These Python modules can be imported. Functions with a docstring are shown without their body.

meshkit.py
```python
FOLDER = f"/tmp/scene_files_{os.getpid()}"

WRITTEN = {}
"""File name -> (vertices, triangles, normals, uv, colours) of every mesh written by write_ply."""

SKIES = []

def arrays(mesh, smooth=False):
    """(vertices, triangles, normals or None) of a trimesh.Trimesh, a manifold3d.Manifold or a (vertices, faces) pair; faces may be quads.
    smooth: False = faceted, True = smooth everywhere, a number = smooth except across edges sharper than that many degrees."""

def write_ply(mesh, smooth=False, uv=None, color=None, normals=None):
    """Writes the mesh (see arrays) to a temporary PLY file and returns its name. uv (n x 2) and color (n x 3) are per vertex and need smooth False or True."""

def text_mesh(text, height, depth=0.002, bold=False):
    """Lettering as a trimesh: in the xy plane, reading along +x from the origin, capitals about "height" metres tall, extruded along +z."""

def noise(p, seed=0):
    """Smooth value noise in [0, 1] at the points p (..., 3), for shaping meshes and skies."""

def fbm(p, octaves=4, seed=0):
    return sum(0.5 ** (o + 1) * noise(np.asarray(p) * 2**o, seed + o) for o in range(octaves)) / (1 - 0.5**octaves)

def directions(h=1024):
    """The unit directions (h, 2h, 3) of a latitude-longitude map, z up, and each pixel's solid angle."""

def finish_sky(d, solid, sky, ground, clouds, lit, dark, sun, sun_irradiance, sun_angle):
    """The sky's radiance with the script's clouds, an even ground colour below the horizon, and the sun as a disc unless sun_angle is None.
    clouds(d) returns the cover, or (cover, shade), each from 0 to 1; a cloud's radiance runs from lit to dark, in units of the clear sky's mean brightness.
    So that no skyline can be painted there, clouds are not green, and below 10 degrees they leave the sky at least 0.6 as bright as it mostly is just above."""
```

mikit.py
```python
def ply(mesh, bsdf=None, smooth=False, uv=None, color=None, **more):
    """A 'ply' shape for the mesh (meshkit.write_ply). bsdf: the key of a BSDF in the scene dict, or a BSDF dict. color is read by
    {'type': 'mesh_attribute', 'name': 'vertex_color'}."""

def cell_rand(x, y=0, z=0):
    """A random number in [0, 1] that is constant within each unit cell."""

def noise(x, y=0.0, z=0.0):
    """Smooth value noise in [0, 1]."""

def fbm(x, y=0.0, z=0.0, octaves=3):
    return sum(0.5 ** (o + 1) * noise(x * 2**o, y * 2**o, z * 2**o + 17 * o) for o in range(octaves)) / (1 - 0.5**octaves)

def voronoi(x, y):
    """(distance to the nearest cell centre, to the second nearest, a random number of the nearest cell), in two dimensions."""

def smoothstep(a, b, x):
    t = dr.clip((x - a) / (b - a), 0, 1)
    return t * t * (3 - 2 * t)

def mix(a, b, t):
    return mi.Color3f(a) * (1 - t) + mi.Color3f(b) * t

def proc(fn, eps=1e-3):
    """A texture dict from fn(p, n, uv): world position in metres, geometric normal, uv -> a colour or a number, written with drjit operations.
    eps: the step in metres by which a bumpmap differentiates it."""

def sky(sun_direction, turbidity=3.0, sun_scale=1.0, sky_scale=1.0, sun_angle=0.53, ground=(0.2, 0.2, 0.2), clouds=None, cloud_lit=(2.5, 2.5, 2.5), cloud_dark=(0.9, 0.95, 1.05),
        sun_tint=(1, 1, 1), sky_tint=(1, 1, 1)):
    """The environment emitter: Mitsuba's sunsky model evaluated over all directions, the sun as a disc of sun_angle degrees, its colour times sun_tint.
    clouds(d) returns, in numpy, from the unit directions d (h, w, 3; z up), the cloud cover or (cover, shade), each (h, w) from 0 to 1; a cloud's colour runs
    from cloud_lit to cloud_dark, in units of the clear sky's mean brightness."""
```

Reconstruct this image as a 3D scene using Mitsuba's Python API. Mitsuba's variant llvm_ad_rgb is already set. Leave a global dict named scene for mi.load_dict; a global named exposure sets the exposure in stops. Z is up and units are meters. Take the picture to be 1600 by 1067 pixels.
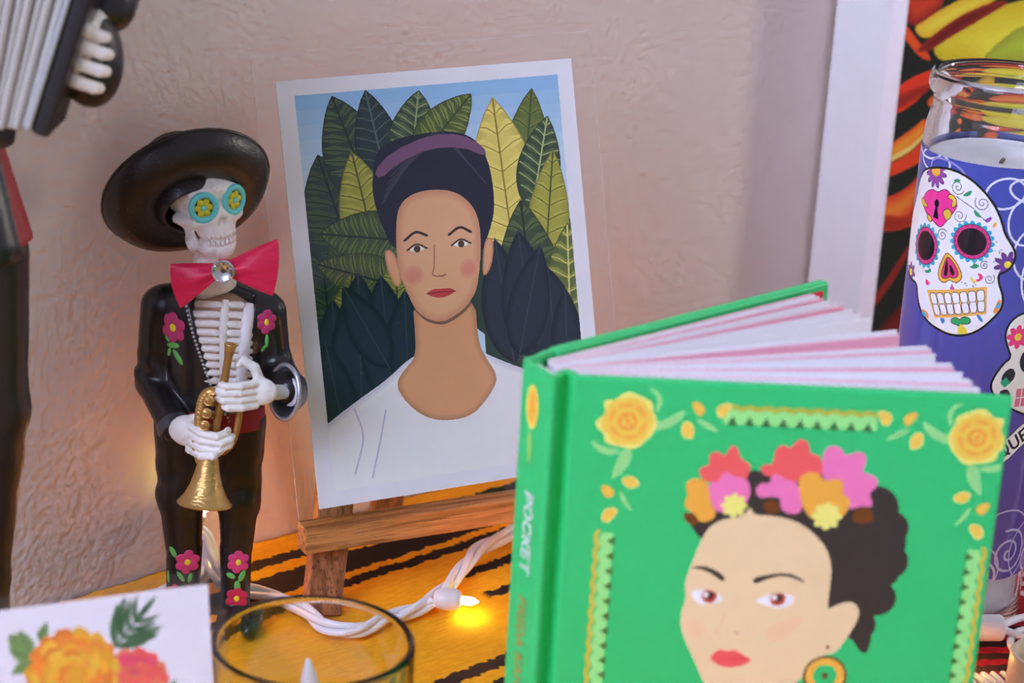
import math
import numpy as np
import trimesh, manifold3d, shapely
from shapely.geometry import Polygon, LineString, Point, box as sbox
from shapely import affinity
from shapely.ops import unary_union
import drjit as dr
import mitsuba as mi
import mikit, meshkit
from mikit import proc, fbm, noise, voronoi, smoothstep, mix, cell_rand

scene, labels = {}, {}
T = mi.ScalarTransform4f
exposure = 0.0

# ------------------------------------------------------------------ camera
PITCH, ROLL = math.radians(18.7), math.radians(3.3)
CAM = np.array([0.0, 0.0, 0.328])
FWD = np.array([0, math.cos(PITCH), -math.sin(PITCH)])
UP0 = np.array([0, math.sin(PITCH), math.cos(PITCH)])
UPV = UP0 * math.cos(ROLL) - np.array([1.0, 0, 0]) * math.sin(ROLL)
scene['camera'] = {'type': 'thinlens', 'fov': math.degrees(2 * math.atan(800 / 3300.0)), 'fov_axis': 'x', 'near_clip': 0.02, 'far_clip': 20.0,
                   'aperture_radius': 0.0025, 'focus_distance': 0.715,
                   'to_world': T().look_at(origin=CAM.tolist(), target=(CAM + FWD).tolist(), up=UPV.tolist())}

# ------------------------------------------------------------------ light
# cool daylight from a tall window behind the camera on its left, a dim neutral room, warm string-light bulbs on the table
WINDOW_LIGHT = (6.9, 7.9, 11.6)
ROOM_LIGHT = (0.385, 0.38, 0.46)
SIDE_LIGHT = (27.0, 25.0, 23.0)
BULB_LIGHT = (200.0, 72.0, 15.0)
scene['room_light'] = {'type': 'constant', 'radiance': {'type': 'rgb', 'value': list(ROOM_LIGHT)}}
WINDOW_AT, WINDOW_AIM = [-1.0, -0.85, 1.15], [0.0, 0.65, 0.1]
scene['window_1'] = {'type': 'rectangle', 'to_world': T().look_at(origin=WINDOW_AT, target=WINDOW_AIM, up=[0, 0, 1]) @ T().scale([0.55, 0.6, 1]),
                     'bsdf': {'type': 'diffuse', 'reflectance': {'type': 'rgb', 'value': 0.5}},
                     'emitter': {'type': 'area', 'radiance': {'type': 'rgb', 'value': list(WINDOW_LIGHT)}}}
labels['window_1'] = {'label': 'bright daylight window behind the viewer', 'kind': 'structure'}

scene['window_2'] = {'type': 'rectangle', 'to_world': T().look_at(origin=[2.2, 1.05, 0.75], target=[0.1, 0.9, 0.15], up=[0, 0, 1]) @ T().scale([0.13, 0.26, 1]),
                     'bsdf': {'type': 'diffuse', 'reflectance': {'type': 'rgb', 'value': 0.5}},
                     'emitter': {'type': 'area', 'radiance': {'type': 'rgb', 'value': list(SIDE_LIGHT)}}}
labels['window_2'] = {'label': 'small bright window far to the right of the display', 'kind': 'structure'}

# ------------------------------------------------------------------ colours and materials
WHITE_SEEN = np.array([0.80, 0.77, 0.98])      # what a white sheet shows in this light: divided out to get the colour of the thing


def lin(h):
    c = np.array([int(h.lstrip('#')[i:i + 2], 16) for i in (0, 2, 4)]) / 255.0
    return np.where(c <= 0.04045, c / 12.92, ((c + 0.055) / 1.055) ** 2.4)


def alb(h):
    return np.clip(lin(h) / WHITE_SEEN, 0.004, 0.92)


def rgb(c):
    return {'type': 'rgb', 'value': [float(v) for v in (alb(c) if isinstance(c, str) else c)]}


def mat(key, colour, rough=0.5, spec=0.5, metal=0.0, coat=0.0, coat_gloss=0.9, sheen=0.0, tex=None, bump=None, bump_scale=1e-4):
    b = {'type': 'principled', 'base_color': tex if tex is not None else rgb(colour), 'roughness': rough, 'specular': spec, 'metallic': metal}
    if coat:
        b['clearcoat'], b['clearcoat_gloss'] = coat, coat_gloss
    if sheen:
        b['sheen'] = sheen
    if bump is not None:
        b = {'type': 'bumpmap', 'arbitrary': bump, 'scale': bump_scale, 'bsdf': b}
    scene[key] = {'type': 'twosided', 'bsdf': b}
    return key


VC = {'type': 'mesh_attribute', 'name': 'vertex_color'}
mat('print_matte', None, 0.42, 0.45, tex=VC)
mat('print_gloss', None, 0.07, 0.5, tex=VC)
mat('print_cloth', None, 0.75, 0.2, tex=VC)
scene['glass'] = {'type': 'dielectric', 'int_ior': 1.5}
scene['clear_film'] = {'type': 'thindielectric', 'int_ior': 1.45}
W_ANG = math.radians(43.7)
WALL_D = np.array([math.cos(W_ANG), math.sin(W_ANG), 0])
WALL_N = np.array([math.sin(W_ANG), -math.cos(W_ANG), 0])
WALL_P = np.array([-0.111, 0.7015, 0])


def wall_bump(p, n, uv):
    a = (p.x * WALL_D[0] + p.y * WALL_D[1]) * 1000
    z = p.z * 1000
    return noise(a / 1.9, z / 1.9, 3.0) * 0.55 + noise(a / 1.05 + 40, z / 1.05, 9.0) * 0.3 + noise(a / 0.6, z / 0.6 + 9, 2.0) * 0.12


def wall_colour(p, n, uv):
    a = (p.x * WALL_D[0] + p.y * WALL_D[1]) * 1000
    t = fbm(a / 40.0, p.z * 25, 5.0, 3)
    return mix(WALL_A, WALL_B, t)


WALL_A, WALL_B = (0.68, 0.58, 0.525), (0.73, 0.625, 0.565)
mat('wall_paint', None, 0.75, 0.25, tex=proc(wall_colour), bump=proc(wall_bump, 3e-4), bump_scale=0.0007)


def stripe(v, a, b, soft=0.4):
    return smoothstep(a - soft, a + soft, v) * (1 - smoothstep(b - soft, b + soft, v))


def cloth_uv(p):
    x, y = p.x - WALL_P[0], p.y - WALL_P[1]
    return (x * WALL_D[0] + y * WALL_D[1]) * 1000, (x * WALL_N[0] + y * WALL_N[1]) * 1000


def cloth_colour(p, n, uv):
    u, v = cloth_uv(p)
    j = (cell_rand(dr.floor(u / 1.7), 3) - 0.5) * 1.5 + (noise(u / 3.5, 7.0) - 0.5) * 1.2
    w = v + j
    k = stripe(w, 14.5, 21) + stripe(w, 27.8, 42) + stripe(w, 46, 51.5)
    k += (stripe(w, 65, 70.5) + stripe(w, 84, 88.5)) * smoothstep(66, 70, u + v * 0.03)
    k += stripe(w, 123.5, 129.5) + stripe(w, 135.5, 150) + stripe(w, 175, 181) + stripe(w, 190, 203)
    yarn = cell_rand(dr.floor(v / 0.9), dr.floor(u / 5 + cell_rand(dr.floor(v / 0.9), 1) * 3), 2)
    o = mix((0.80, 0.31, 0.008), (0.93, 0.43, 0.015), yarn * 0.7 + 0.3 * fbm(u / 2.0, v / 2.0, 1.0, 2))
    return mix(o, (0.018, 0.014, 0.014), dr.clip(k, 0, 1))


def cloth_bump(p, n, uv):
    u, v = cloth_uv(p)
    row = v / 0.9
    h = dr.abs(dr.sin(row * math.pi)) * 0.6
    h += dr.abs(dr.sin((u / 1.6 + dr.floor(row) * 0.37) * math.pi)) * 0.4
    return h + fbm(u / 0.5, v / 0.5, 2.0, 2) * 0.7


mat('orange_weave', None, 0.9, 0.15, sheen=0.3, tex=proc(cloth_colour), bump=proc(cloth_bump, 1.2e-4), bump_scale=0.00028)
RED_D = np.array([math.cos(math.radians(12)), math.sin(math.radians(12)), 0])


def red_uv(p):
    x, y = p.x - 0.165, p.y - 0.640
    return (x * RED_D[0] + y * RED_D[1]) * 1000, (-x * RED_D[1] + y * RED_D[0]) * 1000


def red_colour(p, n, uv):
    u, v = red_uv(p)
    w = v + (cell_rand(dr.floor(u / 1.6), 3) - 0.5) * 1.0
    k = stripe(w, 5.5, 10) + stripe(w, 14, 18.5) + stripe(w, 23, 28) + stripe(w, 33, 38) + stripe(w, 43, 47)
    o = mix((0.30, 0.012, 0.02), (0.48, 0.025, 0.035), noise(u / 2, v / 0.9))
    o = mix(o, (0.025, 0.014, 0.016), dr.clip(k, 0, 1))
    return mix(o, (0.75, 0.55, 0.55), dr.clip(stripe(w, 62, 66) + stripe(w, 70, 74) + stripe(w, 78, 82) + stripe(w, 90, 94), 0, 1))


def red_bump(p, n, uv):
    u, v = red_uv(p)
    return dr.abs(dr.sin(v / 1.0 * math.pi)) * 0.6 + fbm(u / 0.6, v / 0.6, 2.0, 2) * 0.6


mat('red_weave', None, 0.9, 0.15, sheen=0.3, tex=proc(red_colour), bump=proc(red_bump, 1.2e-4), bump_scale=0.0003)


def wood_tex(d, e, dark, light, scale=1.0):
    d, e = np.array(d, float), np.array(e, float)
    f = np.cross(d, e)

    def fn(p, n, uv):
        a = (p.x * d[0] + p.y * d[1] + p.z * d[2]) * 1000 * scale
        b = (p.x * e[0] + p.y * e[1] + p.z * e[2]) * 1000 * scale
        c = (p.x * f[0] + p.y * f[1] + p.z * f[2]) * 1000 * scale
        g = fbm(a / 22, b / 1.7, c / 2.2, 3)
        fine = smoothstep(0.56, 0.72, fbm(a / 12, b / 0.32, c / 0.4, 2))
        return mix(dark, light, smoothstep(0.25, 0.72, g)) * (1 - 0.55 * fine)
    return proc(fn)


EASEL_D = np.array([math.cos(math.radians(28)), math.sin(math.radians(28)), 0])
mat('ledge_wood', None, 0.45, 0.4, tex=wood_tex(EASEL_D, [0, 0, 1], (0.34, 0.125, 0.035), (0.66, 0.30, 0.10)))
mat('leg_wood', None, 0.45, 0.4, tex=wood_tex([0.15, 0.1, 0.98], EASEL_D, (0.24, 0.08, 0.035), (0.48, 0.19, 0.085)))
mat('table_wood', None, 0.5, 0.4, tex=wood_tex([1, 0, 0], [0, 1, 0], (0.22, 0.12, 0.06), (0.4, 0.24, 0.12), 0.2))
mat('black_resin', (0.012, 0.010, 0.011), 0.28, 0.5, coat=0.3, coat_gloss=0.8)
mat('black_cloth_resin', (0.016, 0.012, 0.012), 0.33, 0.5)


def hat_colour(p, n, uv):
    t = smoothstep(0.68, 0.9, fbm(p.x * 1300, p.y * 1300, p.z * 1300, 3))
    return mix((0.014, 0.011, 0.010), (0.11, 0.065, 0.04), t * 0.6)


mat('hat_resin', None, 0.36, 0.5, tex=proc(hat_colour), bump=proc(lambda p, n, uv: fbm(p.x * 1600, p.y * 1600, p.z * 1600, 2), 2e-4), bump_scale=0.00015)


def bone_colour(p, n, uv):
    t = smoothstep(0.55, 0.8, fbm(p.x * 420, p.y * 420, p.z * 420, 3))
    return mix((0.86, 0.82, 0.76), (0.60, 0.48, 0.38), t * 0.6)


mat('bone', None, 0.5, 0.35, tex=proc(bone_colour), bump=proc(lambda p, n, uv: fbm(p.x * 1300, p.y * 1300, p.z * 1300, 2), 2e-4), bump_scale=0.0002)
mat('bone_wash', (0.36, 0.23, 0.15), 0.7, 0.2)
mat('gold', (0.62, 0.37, 0.12), 0.38, 0.5, metal=0.75, bump=proc(lambda p, n, uv: fbm(p.x * 900, p.y * 900, p.z * 2500, 2), 2e-4), bump_scale=0.00025)
mat('gold_dark', (0.42, 0.20, 0.05), 0.42, 0.5, metal=0.55)
mat('silver', (0.62, 0.64, 0.68), 0.3, 0.5, metal=0.8)
mat('dark_silver', (0.10, 0.11, 0.13), 0.25, 0.6, metal=0.6)
mat('lilac_shirt', '#b9b4d2', 0.6, 0.3)
mat('white_paint', (0.86, 0.82, 0.83), 0.5, 0.3)
mat('turquoise', '#5fb9cc', 0.45, 0.4)
mat('mustard', '#c0b02c', 0.45, 0.4)
mat('petal_pink', '#b03470', 0.4, 0.4)
mat('petal_magenta', '#c83c7c', 0.4, 0.4)
mat('petal_red', '#c02a50', 0.4, 0.4)
mat('flower_yellow', '#f0c838', 0.4, 0.4)
mat('leaf_green', '#5fa860', 0.42, 0.4)
mat('sash_red', (0.30, 0.02, 0.025), 0.5, 0.3)


def satin_colour(p, n, uv):
    return mix((0.66, 0.010, 0.055), (0.80, 0.020, 0.09), fbm(p.x * 300, p.y * 300, p.z * 900, 2))


mat('satin', None, 0.38, 0.4, sheen=0.3, tex=proc(satin_colour), bump=proc(lambda p, n, uv: noise(p.x * 2500, p.y * 2500, p.z * 2500), 1e-4), bump_scale=0.00006)
scene['crystal'] = {'type': 'dielectric', 'int_ior': 1.6}
mat('cover_green', '#2db470', 0.36, 0.45)
mat('page_white', (0.86, 0.84, 0.86), 0.7, 0.2)
mat('page_pink', (0.85, 0.42, 0.52), 0.7, 0.2)
mat('endpaper_red', (0.72, 0.03, 0.06), 0.6, 0.3)
mat('ink_white', (0.72, 0.80, 0.78), 0.5, 0.3)
mat('ink_brown', (0.42, 0.30, 0.06), 0.5, 0.3)
mat('ink_black', (0.02, 0.02, 0.025), 0.5, 0.3)
mat('paper_card', (0.86, 0.84, 0.86), 0.5, 0.35)
mat('canvas_white', (0.77, 0.79, 0.80), 0.6, 0.3, bump=proc(lambda p, n, uv: dr.sin(p.z * 6000) * dr.sin((p.x - p.y) * 4200), 2e-4), bump_scale=0.00003)
mat('wax', (0.80, 0.79, 0.80), 0.4, 0.4)
mat('wax_cream', (0.80, 0.69, 0.54), 0.4, 0.4)
mat('white_plastic', (0.85, 0.82, 0.85), 0.32, 0.5)
mat('socket_plastic', (0.80, 0.70, 0.66), 0.35, 0.5)
mat('fringe_yarn', (0.85, 0.72, 0.70), 0.9, 0.1)
mat('accordion_pleat', (0.50, 0.475, 0.42), 0.4, 0.5, metal=0.3)
mat('wick', (0.1, 0.08, 0.06), 0.8, 0.2)
mat('bulb_glow', (0.9, 0.8, 0.6), 0.3, 0.5)


# ------------------------------------------------------------------ helpers
def numbered(key):
    if key not in scene and key not in labels:
        return key
    i = 1
    while f'{key}_{i:03d}' in scene or f'{key}_{i:03d}' in labels:
        i += 1
    return f'{key}_{i:03d}'


def thing(name, label, category, group=None, kind=None):
    k = numbered(name)
    labels[k] = {'label': label}
    if category:
        labels[k]['category'] = category
    if group:
        labels[k]['group'] = group
    if kind:
        labels[k]['kind'] = kind
    return k


def put(parent, name, mesh, bsdf, smooth=False, label=None, M=None, color=None, kind=None, emit=None):
    """One part (or, without a parent, one thing) of the scene; returns its key."""
    k = numbered(f'{parent}__{name}' if parent else name)
    v, f, _ = meshkit.arrays(mesh)
    if M is not None:
        v = v @ M[:3, :3].T + M[:3, 3]
    mesh = trimesh.Trimesh(v, f, process=False)
    if smooth is True:
        mesh = trimesh.Trimesh(v, f, process=True) if color is None else mesh
    more = {'emitter': {'type': 'area', 'radiance': {'type': 'rgb', 'value': list(emit)}}} if emit else {}
    scene[k] = mikit.ply(mesh, bsdf, smooth=smooth, color=color, **more)
    if label or kind:
        labels[k] = {}
        if label:
            labels[k]['label'] = label
        if kind:
            labels[k]['kind'] = kind
    return k


def cat(*ms):
    out = []
    for m in ms:
        v, f, _ = meshkit.arrays(m)
        out.append(trimesh.Trimesh(v, f, process=False))
    return trimesh.util.concatenate(out)


def frame(o, x, y, z, s=1.0):
    M = np.eye(4)
    M[:3, 0], M[:3, 1], M[:3, 2], M[:3, 3] = np.array(x) * s, np.array(y) * s, np.array(z) * s, o
    return M


def unit(v):
    v = np.asarray(v, float)
    return v / np.linalg.norm(v)


def rot(axis, deg):
    return trimesh.transformations.rotation_matrix(math.radians(deg), axis)[:3, :3]


def rbox(a, b, r=0.4, n=8):
    """A box from corner a to corner b with rounded edges."""
    a, b = np.minimum(a, b), np.maximum(a, b)
    r = min(r, 0.49 * (b - a).min())
    s = manifold3d.Manifold.sphere(r, n)
    return manifold3d.Manifold.batch_hull([s.translate([[a[0] + r, b[0] - r][i], [a[1] + r, b[1] - r][j], [a[2] + r, b[2] - r][k]]) for i in (0, 1) for j in (0, 1) for k in (0, 1)])


def lathe(profile, n=64, closed=False):
    """Revolves (r, z) pairs about z."""
    pr = np.array(profile, float)
    a = np.arange(n) * 2 * np.pi / n
    v = np.stack([pr[:, None, 0] * np.cos(a), pr[:, None, 0] * np.sin(a), np.broadcast_to(pr[:, None, 1], (len(pr), n))], -1).reshape(-1, 3)
    m = len(pr)
    i, j = np.meshgrid(np.arange(m if closed else m - 1), np.arange(n), indexing='ij')
    k = (i + 1) % m
    q = np.stack([i * n + j, i * n + (j + 1) % n, k * n + (j + 1) % n, k * n + j], -1).reshape(-1, 4)
    f = np.vstack([q[:, [0, 1, 2]], q[:, [0, 2, 3]]])
    t = trimesh.Trimesh(v, f, process=False)
    t.merge_vertices()
    t.update_faces(t.nondegenerate_faces())
    return t


def spline(pts, n=12):
    p = np.array(pts, float)
    q = np.vstack([2 * p[0] - p[1], p, 2 * p[-1] - p[-2]])
    out = []
    for i in range(len(p) - 1):
        a, b, c, d = q[i:i + 4]
        t = np.linspace(0, 1, n, endpoint=False)[:, None]
        out.append(0.5 * (2 * b + (c - a) * t + (2 * a - 5 * b + 4 * c - d) * t ** 2 + (3 * b - a - 3 * c + d) * t ** 3))
    return np.vstack(out + [p[-1:]])


def tube(pts, r, sides=10, caps=True):
    p = np.asarray(pts, float)
    r = np.broadcast_to(np.asarray(r, float), (len(p),))
    t = np.gradient(p, axis=0)
    t /= np.linalg.norm(t, axis=1, keepdims=True)
    a = np.cross(t[0], [0, 0, 1.0] if abs(t[0][2]) < 0.9 else [1.0, 0, 0])
    A = []
    for i in range(len(p)):
        a = a - t[i] * (a @ t[i])
        a /= np.linalg.norm(a)
        A.append(a.copy())
    A = np.array(A)
    B = np.cross(t, A)
    g = np.arange(sides) * 2 * np.pi / sides
    v = p[:, None] + r[:, None, None] * (np.cos(g)[None, :, None] * A[:, None] + np.sin(g)[None, :, None] * B[:, None])
    i, j = np.meshgrid(np.arange(len(p) - 1), np.arange(sides), indexing='ij')
    q = np.stack([i * sides + j, i * sides + (j + 1) % sides, (i + 1) * sides + (j + 1) % sides, (i + 1) * sides + j], -1).reshape(-1, 4)
    f = np.vstack([q[:, [0, 1, 2]], q[:, [0, 2, 3]]])
    v = v.reshape(-1, 3)
    if caps:
        n0 = len(v)
        v = np.vstack([v, p[:1], p[-1:]])
        e = (len(p) - 1) * sides
        f = np.vstack([f, [[n0, (k + 1) % sides, k] for k in range(sides)], [[n0 + 1, e + k, e + (k + 1) % sides] for k in range(sides)]])
    return trimesh.Trimesh(v, f, process=False)


def ellipsoid(c, r, R=None, n=2):
    m = trimesh.creation.icosphere(n, 1.0)
    v = m.vertices * np.array(r)
    if R is not None:
        v = v @ np.array(R).T
    return trimesh.Trimesh(v + np.array(c), m.faces, process=False)


# signed distances, in numpy, for the sculpted figures
def s_caps(P, a, b, ra, rb, sy=1.0):
    a, b = np.array(a, float), np.array(b, float)
    k = np.array([1, 1 / sy, 1])
    P, a, b = P * k, a * k, b * k
    d = b - a
    t = np.clip(((P - a) @ d) / (d @ d), 0, 1)
    return (np.linalg.norm(P - a - t[..., None] * d, axis=-1) - (ra + (rb - ra) * t)) * min(1, sy)


def s_ell(P, c, r, R=None):
    q = P - np.array(c, float)
    if R is not None:
        q = q @ np.array(R)
    r = np.array(r, float)
    k0 = np.linalg.norm(q / r, axis=-1)
    k1 = np.linalg.norm(q / r ** 2, axis=-1)
    return k0 * (k0 - 1) / np.maximum(k1, 1e-9)


def s_box(P, c, h, r=0.0, R=None):
    q = P - np.array(c, float)
    if R is not None:
        q = q @ np.array(R)
    d = np.abs(q) - (np.array(h, float) - r)
    return np.linalg.norm(np.maximum(d, 0), axis=-1) + np.minimum(d.max(-1), 0) - r


def smin(a, b, k):
    h = np.clip(0.5 + 0.5 * (b - a) / k, 0, 1)
    return b + (a - b) * h - k * h * (1 - h)


def smax(a, b, k):
    return -smin(-a, -b, k)


def surf(fn, lo, hi, h):
    """The zero surface of fn (surface nets)."""
    ax = [np.arange(l, u + h, h) for l, u in zip(lo, hi)]
    G = np.stack(np.meshgrid(*ax, indexing='ij'), -1)
    V = fn(G)
    n = np.array(V.shape)
    S = V < 0
    cs = tuple(n - 1)
    acc, cnt = np.zeros(cs + (3,)), np.zeros(cs)
    quads = []
    ids = np.full(cs, -1, int)
    edges = []
    for d in range(3):
        a = [slice(None)] * 3
        b = [slice(None)] * 3
        a[d], b[d] = slice(0, -1), slice(1, None)
        cr = S[tuple(a)] != S[tuple(b)]
        I = np.argwhere(cr)
        va, vb = V[tuple(a)][cr], V[tuple(b)][cr]
        t = va / (va - vb)
        pt = np.stack([ax[k][I[:, k]] for k in range(3)], 1).astype(float)
        pt[:, d] += t * h
        e, f = [k for k in range(3) if k != d]
        for oe in (0, 1):
            for of in (0, 1):
                J = I.copy()
                J[:, e] -= oe
                J[:, f] -= of
                ok = (J >= 0).all(1) & (J < np.array(cs)).all(1)
                np.add.at(acc, tuple(J[ok].T), pt[ok])
                np.add.at(cnt, tuple(J[ok].T), 1)
        edges.append((d, e, f, I, va < 0))
    on = cnt > 0
    ids[on] = np.arange(on.sum())
    verts = acc[on] / cnt[on][:, None]
    for d, e, f, I, neg in edges:
        ok = (I[:, e] > 0) & (I[:, f] > 0) & (I[:, e] < cs[e]) & (I[:, f] < cs[f]) & (I[:, d] < cs[d])
        I, neg = I[ok], neg[ok]
        c = []
        for oe, of in ((0, 0), (1, 0), (1, 1), (0, 1)):
            J = I.copy()
            J[:, e] -= oe
            J[:, f] -= of
            c.append(ids[tuple(J.T)])
        q = np.stack(c, 1)
        flip = neg if d != 1 else ~neg
        q[~flip] = q[~flip][:, ::-1]
        quads.append(q)
    q = np.vstack(quads)
    m = trimesh.Trimesh(verts, np.vstack([q[:, [0, 1, 2]], q[:, [0, 2, 3]]]), process=False)
    if m.volume < 0:
        m.invert()
    return m


# flat prints: layers of inked shapes, cut so that they lie side by side
def P(text, s=0.1):
    return np.array([[float(c) for c in t.split(',')] for t in text.split()]) * s


def soft(pts, n=2):
    """A closed outline rounded by corner cutting."""
    p = np.asarray(pts, float)
    for _ in range(n):
        q = np.roll(p, -1, 0)
        p = np.stack([0.75 * p + 0.25 * q, 0.25 * p + 0.75 * q], 1).reshape(-1, 2)
    g = Polygon(p)
    return g if g.is_valid else g.buffer(0)


def oval(x, y, rx, ry, deg=0, n=28):
    a = np.arange(n) * 2 * np.pi / n
    return affinity.rotate(Polygon(np.stack([x + rx * np.cos(a), y + ry * np.sin(a)], 1)), deg, origin=(x, y))


def blossom(x, y, r, k, depth=0.25, ph=0.0, n=8):
    a = np.arange(k * n) * 2 * np.pi / (k * n)
    rr = r * (1 - depth + depth * np.abs(np.cos(k * (a + ph) / 2)))
    return Polygon(np.stack([x + rr * np.cos(a), y + rr * np.sin(a)], 1))


def leaf_shape(base, tip, w, bend=0.0, n=14):
    b, t = np.array(base, float), np.array(tip, float)
    d = t - b
    nrm = np.array([-d[1], d[0]])
    L = np.linalg.norm(d)
    nrm = nrm / L
    s = np.linspace(0, 1, n)
    mid = b + s[:, None] * d + (np.sin(s * np.pi) * bend * L)[:, None] * nrm
    half = w * np.sin(np.pi * s ** 0.8) ** 0.8
    g = Polygon(np.vstack([mid + half[:, None] * nrm, (mid - half[:, None] * nrm)[::-1]])).buffer(0)
    return g, mid, half, nrm


GRID = 0.005


def areas(g):
    """Only the areas of g, on the print's fine grid."""
    return shapely.set_precision(shapely.MultiPolygon([q for q in getattr(g, 'geoms', [g]) if q.geom_type == 'Polygon' and q.area > 1e-4]), GRID)


class Ink:
    def __init__(self):
        self.layers = []

    def add(self, g, colour):
        self.layers.append((g, lin_or(colour)))

    def grow(self, g, c0, c1, dist, steps=5):
        """g in c0 outside, running inwards to c1 over dist (painted steps)."""
        a, b = lin_or(c0), lin_or(c1)
        for i in range(steps):
            h = g.buffer(-dist * i / steps) if i else g
            if h.is_empty:
                break
            self.layers.append((h, a + (b - a) * i / max(steps - 1, 1)))

    def mesh(self, clip=None, strips=None, cell=3.0):
        """One flat mesh: the outlines of all layers cut the plane into faces that share their edges; each face takes the topmost ink."""
        geoms, cols, lines = [], [], []
        for g, c in self.layers:
            g = areas(g.buffer(0))
            if clip is not None:
                g = areas(g.intersection(clip))
            if g.is_empty:
                continue
            geoms.append(g)
            cols.append(c)
            lines.append(g.boundary)
        x0, y0, x1, y1 = unary_union(geoms).bounds          # a grid keeps the triangles from becoming needles
        c = strips or cell
        lines += [LineString([(k * c + 0.0013, y0 - 1), (k * c + 0.0013, y1 + 1)]) for k in range(math.floor(x0 / c), math.ceil(x1 / c) + 1)]
        c = cell
        lines += [LineString([(x0 - 1, k * c + 0.0017), (x1 + 1, k * c + 0.0017)]) for k in range(math.floor(y0 / c), math.ceil(y1 / c) + 1)]
        net = shapely.union_all(np.array(lines, dtype=object), grid_size=GRID)
        faces = [q for q in shapely.polygonize(list(getattr(net, 'geoms', [net]))).geoms if q.area > 1e-5]
        pts = np.array([q.representative_point() for q in faces], dtype=object)
        pi, gi = shapely.STRtree(geoms).query(pts, predicate='intersects')
        top = np.full(len(faces), -1)
        np.maximum.at(top, pi, gi)
        V, F, Cc, at = [], [], [], 0
        for q, t in zip(faces, top):
            if t < 0:
                continue
            v, f = trimesh.creation.triangulate_polygon(q, engine='earcut')
            if len(f) == 0:
                continue
            V.append(v)
            F.append(f + at)
            Cc.append(np.repeat(cols[t][None], len(v), 0))
            at += len(v)
        V, F, Cc = np.vstack(V), np.vstack(F), np.vstack(Cc)
        a = V[F]
        s = (a[:, 1, 0] - a[:, 0, 0]) * (a[:, 2, 1] - a[:, 0, 1]) - (a[:, 1, 1] - a[:, 0, 1]) * (a[:, 2, 0] - a[:, 0, 0])
        F = F.copy()
        F[s < 0] = F[s < 0][:, ::-1]
        L = np.linalg.norm(a - np.roll(a, 1, 1), axis=2).max(1)
        return V, F[np.abs(s) / np.maximum(L, 1e-9) ** 2 > 1.2e-3], Cc


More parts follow.
